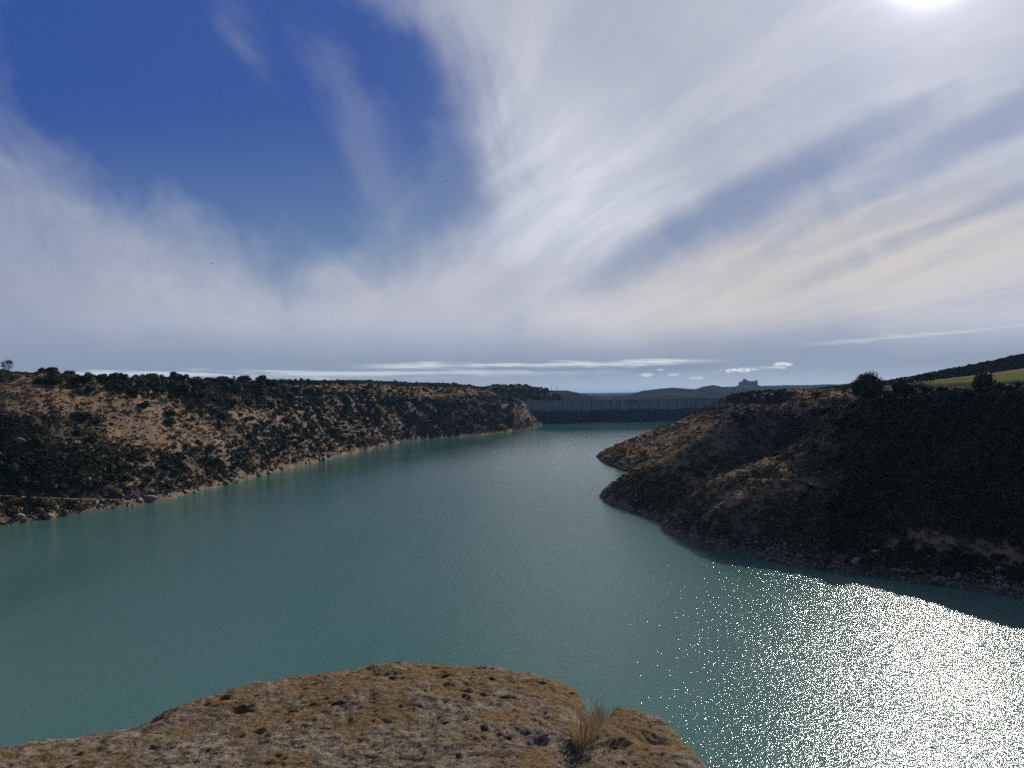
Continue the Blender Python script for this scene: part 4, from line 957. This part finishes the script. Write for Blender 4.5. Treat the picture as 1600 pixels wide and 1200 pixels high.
# grass tufts in the crack
M_grass, g = mat('dry_grass', 0.8, 0.2)
isl = g.geo('Random Per Island'); g.put(g.base, g.mix(isl, g.mix(g.ss(isl, 0.2, 0.5), (0.16, 0.13, 0.05), (0.42, 0.27, 0.13)), (0.70, 0.52, 0.30)))
def rock_z(x_, y_):
    i = np.argmin(np.abs(fy - y_)); j = np.argmin(np.abs(fx - x_)); return float(zf[i, j])
def tuft(px, py, n, hgt, spread, lab, lean=(0, 0), seed=0):
    r = random.Random(seed); cx_, cy_ = rp(px, py); cz0 = rock_z(cx_, cy_); V_, F_ = [], []
    for _ in range(n):
        a = r.uniform(0, 6.283); q = r.random() ** 0.7; bx_, by_ = cx_ + math.cos(a) * q * spread * 0.5, cy_ + math.sin(a) * q * spread * 0.8
        h_ = hgt * r.uniform(0.45, 1.0); out_ = r.uniform(0.05, 0.5) * h_ + (0.5 * h_ if r.random() < 0.12 else 0)
        dx, dy = math.cos(a) * out_ + lean[0] * h_, math.sin(a) * out_ + lean[1] * h_; w_ = r.uniform(0.0014, 0.003)
        sx, sy = -math.sin(a + 0.5) * w_, math.cos(a + 0.5) * w_; b = len(V_)
        droop = r.uniform(0, 0.35) * h_
        for k in range(5):
            t = k / 4; zz = cz0 - 0.03 + h_ * (t - 0.0) - droop * t ** 3; tw = 1 - t * 0.85
            X_, Y_ = bx_ + dx * t ** 1.7, by_ + dy * t ** 1.7
            V_ += [(X_ - sx * tw, Y_ - sy * tw, zz), (X_ + sx * tw, Y_ + sy * tw, zz)]
        F_ += [(b + 2 * k, b + 2 * k + 1, b + 2 * k + 3, b + 2 * k + 2) for k in range(4)]
    o = npmesh('grass_tuft', V_, F_, M_grass); tag(o, lab, 'grass tuft', 'grass tufts in the crack of the ledge'); return o
tuft(914, 1152, 240, 0.20, 0.12, 'lower, darker grass tuft in the crack of the ledge', (0.10, 0.1), 1)
tuft(934, 1114, 240, 0.17, 0.12, 'upper reddish dry grass tuft standing against the water', (0.02, 0.0), 2)
tuft(946, 1170, 40, 0.14, 0.16, 'sparse pale grass blades trailing right of the lower tuft', (0.5, -0.3), 3)

# ------------------------------------------------------------------ say which one: by the nearest thing that stands out
MARKS = [(13, 575, 'the lone leafless skyline tree'), (128, 645, 'the big pear-shaped bush'), (266, 655, 'the pair of round bushes'), (85, 580, "the skyline row's left end"), (200, 590, 'the middle of the skyline grove'), (213, 612, 'the broad oak under the skyline grove'), (286, 612, 'the round oak below the orange tree'), (290, 600, 'the orange skyline tree'), (367, 590, 'the thin tall poplar'), (364, 627, 'the orange tree mid slope'), (440, 596, 'the spaced skyline oaks'), (455, 606, 'the two small yellow trees'), (600, 610, 'the orange terrace trees'), (704, 611, 'the lone orange terrace tree'), (582, 644, 'the yellow and orange pair below the terraces'),
 (390, 730, 'the biggest yellow shore bush'), (505, 715, 'the pale boulder cluster'), (420, 741, 'the small white boulder'), (440, 720, 'the small yellow shore bush'), (586, 690, 'the pair of orange shore bushes'), (75, 804, 'the large pale flat boulder'), (185, 770, 'the orange bush by the track'), (236, 783, 'the long dark waterline slab'), (60, 776, 'the pale track'), (273, 738, 'the bush leaning over pale rocks'), (142, 750, 'the pale rock in the thicket'), (30, 690, 'the outcrop by the frame edge'), (784, 670, 'the yellow bush near the dam'), (330, 690, 'the bare middle of the slope'), (480, 650, 'the dark middle of the left bank'), (690, 683, 'the far left shore'),
 (1355, 605, 'the largest rim oak'), (1409, 610, 'the broad rim oak'), (1441, 608, 'the rim oak left of the field'), (1536, 607, 'the oak before the green field'), (972, 710, 'the brightest yellow headland bush'), (1005, 716, 'the wide yellow headland bush'), (1017, 735, 'the golden bush at the second headland'), (945, 780, 'the tip of the second headland'), (1278, 610, 'the straw brush on the headland'), (1316, 622, 'the dry bush beside the largest oak'), (1185, 618, 'the top of the first headland'), (1080, 845, 'the foot of the sunlit spur'), (1200, 735, 'the middle of the sunlit spur'), (1270, 700, 'the top of the sunlit spur'), (1500, 855, 'the pale rock band above the water'), (1450, 740, 'the middle of the shaded hillside'), (1590, 640, 'the shaded rim at the frame edge'), (1320, 890, 'the top of the sun glitter'), (1120, 650, 'the skyline of the first headland')]
DIRS = ['right of', 'below right of', 'below', 'below left of', 'left of', 'above left of', 'above', 'above right of']
ORD = ['nearest', 'second', 'third', 'fourth', 'fifth', 'sixth', 'seventh', 'eighth', 'ninth', 'tenth', 'eleventh', 'twelfth', 'thirteenth', 'fourteenth', 'fifteenth', 'sixteenth', 'seventeenth', 'eighteenth', 'nineteenth', 'twentieth']
buckets = {}
bpy.context.view_layer.update()
for o in UNNAMED:
    px, py = proj(*o.location); px, py = float(px), float(py)
    side = px > 830 
    bd, bm_ = min(((math.hypot(px - m_[0], py - m_[1]), m_) for m_ in MARKS if (m_[0] > 830) == side), key=lambda t: t[0])
    k = int(round(math.atan2(py - bm_[1], px - bm_[0]) / (math.pi / 4))) % 8
    kind_ = 'boulder' if o.name.startswith('boulder') else ('oak' if o.name.startswith('oak') else 'bush')
    buckets.setdefault((bm_[2], k, kind_), []).append((bd, o))
for (mk, k, kind_), L_ in buckets.items():
    L_.sort(key=lambda t: t[0]); noun = {'boulder': 'small boulder', 'oak': 'dark oak', 'bush': 'dark evergreen bush'}[kind_]
    for q, (_, o) in enumerate(L_):
        o['label'] = ('%s %s %s %s' % (ORD[min(q, 19)], noun, DIRS[k], mk)) if len(L_) > 1 else ('%s %s %s' % (noun, DIRS[k], mk))

# ------------------------------------------------------------------ haze
hz = MB(); hz.box((0, 12000, 39.0), (52000, 46000, 122.0)); m = bpy.data.materials.new('haze_air'); m.use_nodes = True; g = G(m.node_tree); g.n.clear()
pv = g.n.new('ShaderNodeVolumePrincipled'); pv.inputs['Color'].default_value = (0.30, 0.55, 1.0, 1); pv.inputs['Density'].default_value = HAZE; pv.inputs['Anisotropy'].default_value = 0.2
o_ = g.n.new('ShaderNodeOutputMaterial'); g.l.new(pv.outputs[0], o_.inputs['Volume'])
ho = hz.build('haze', m); tag(ho, 'pale blue haze over the reservoir and distant hills', 'haze', kind='stuff')
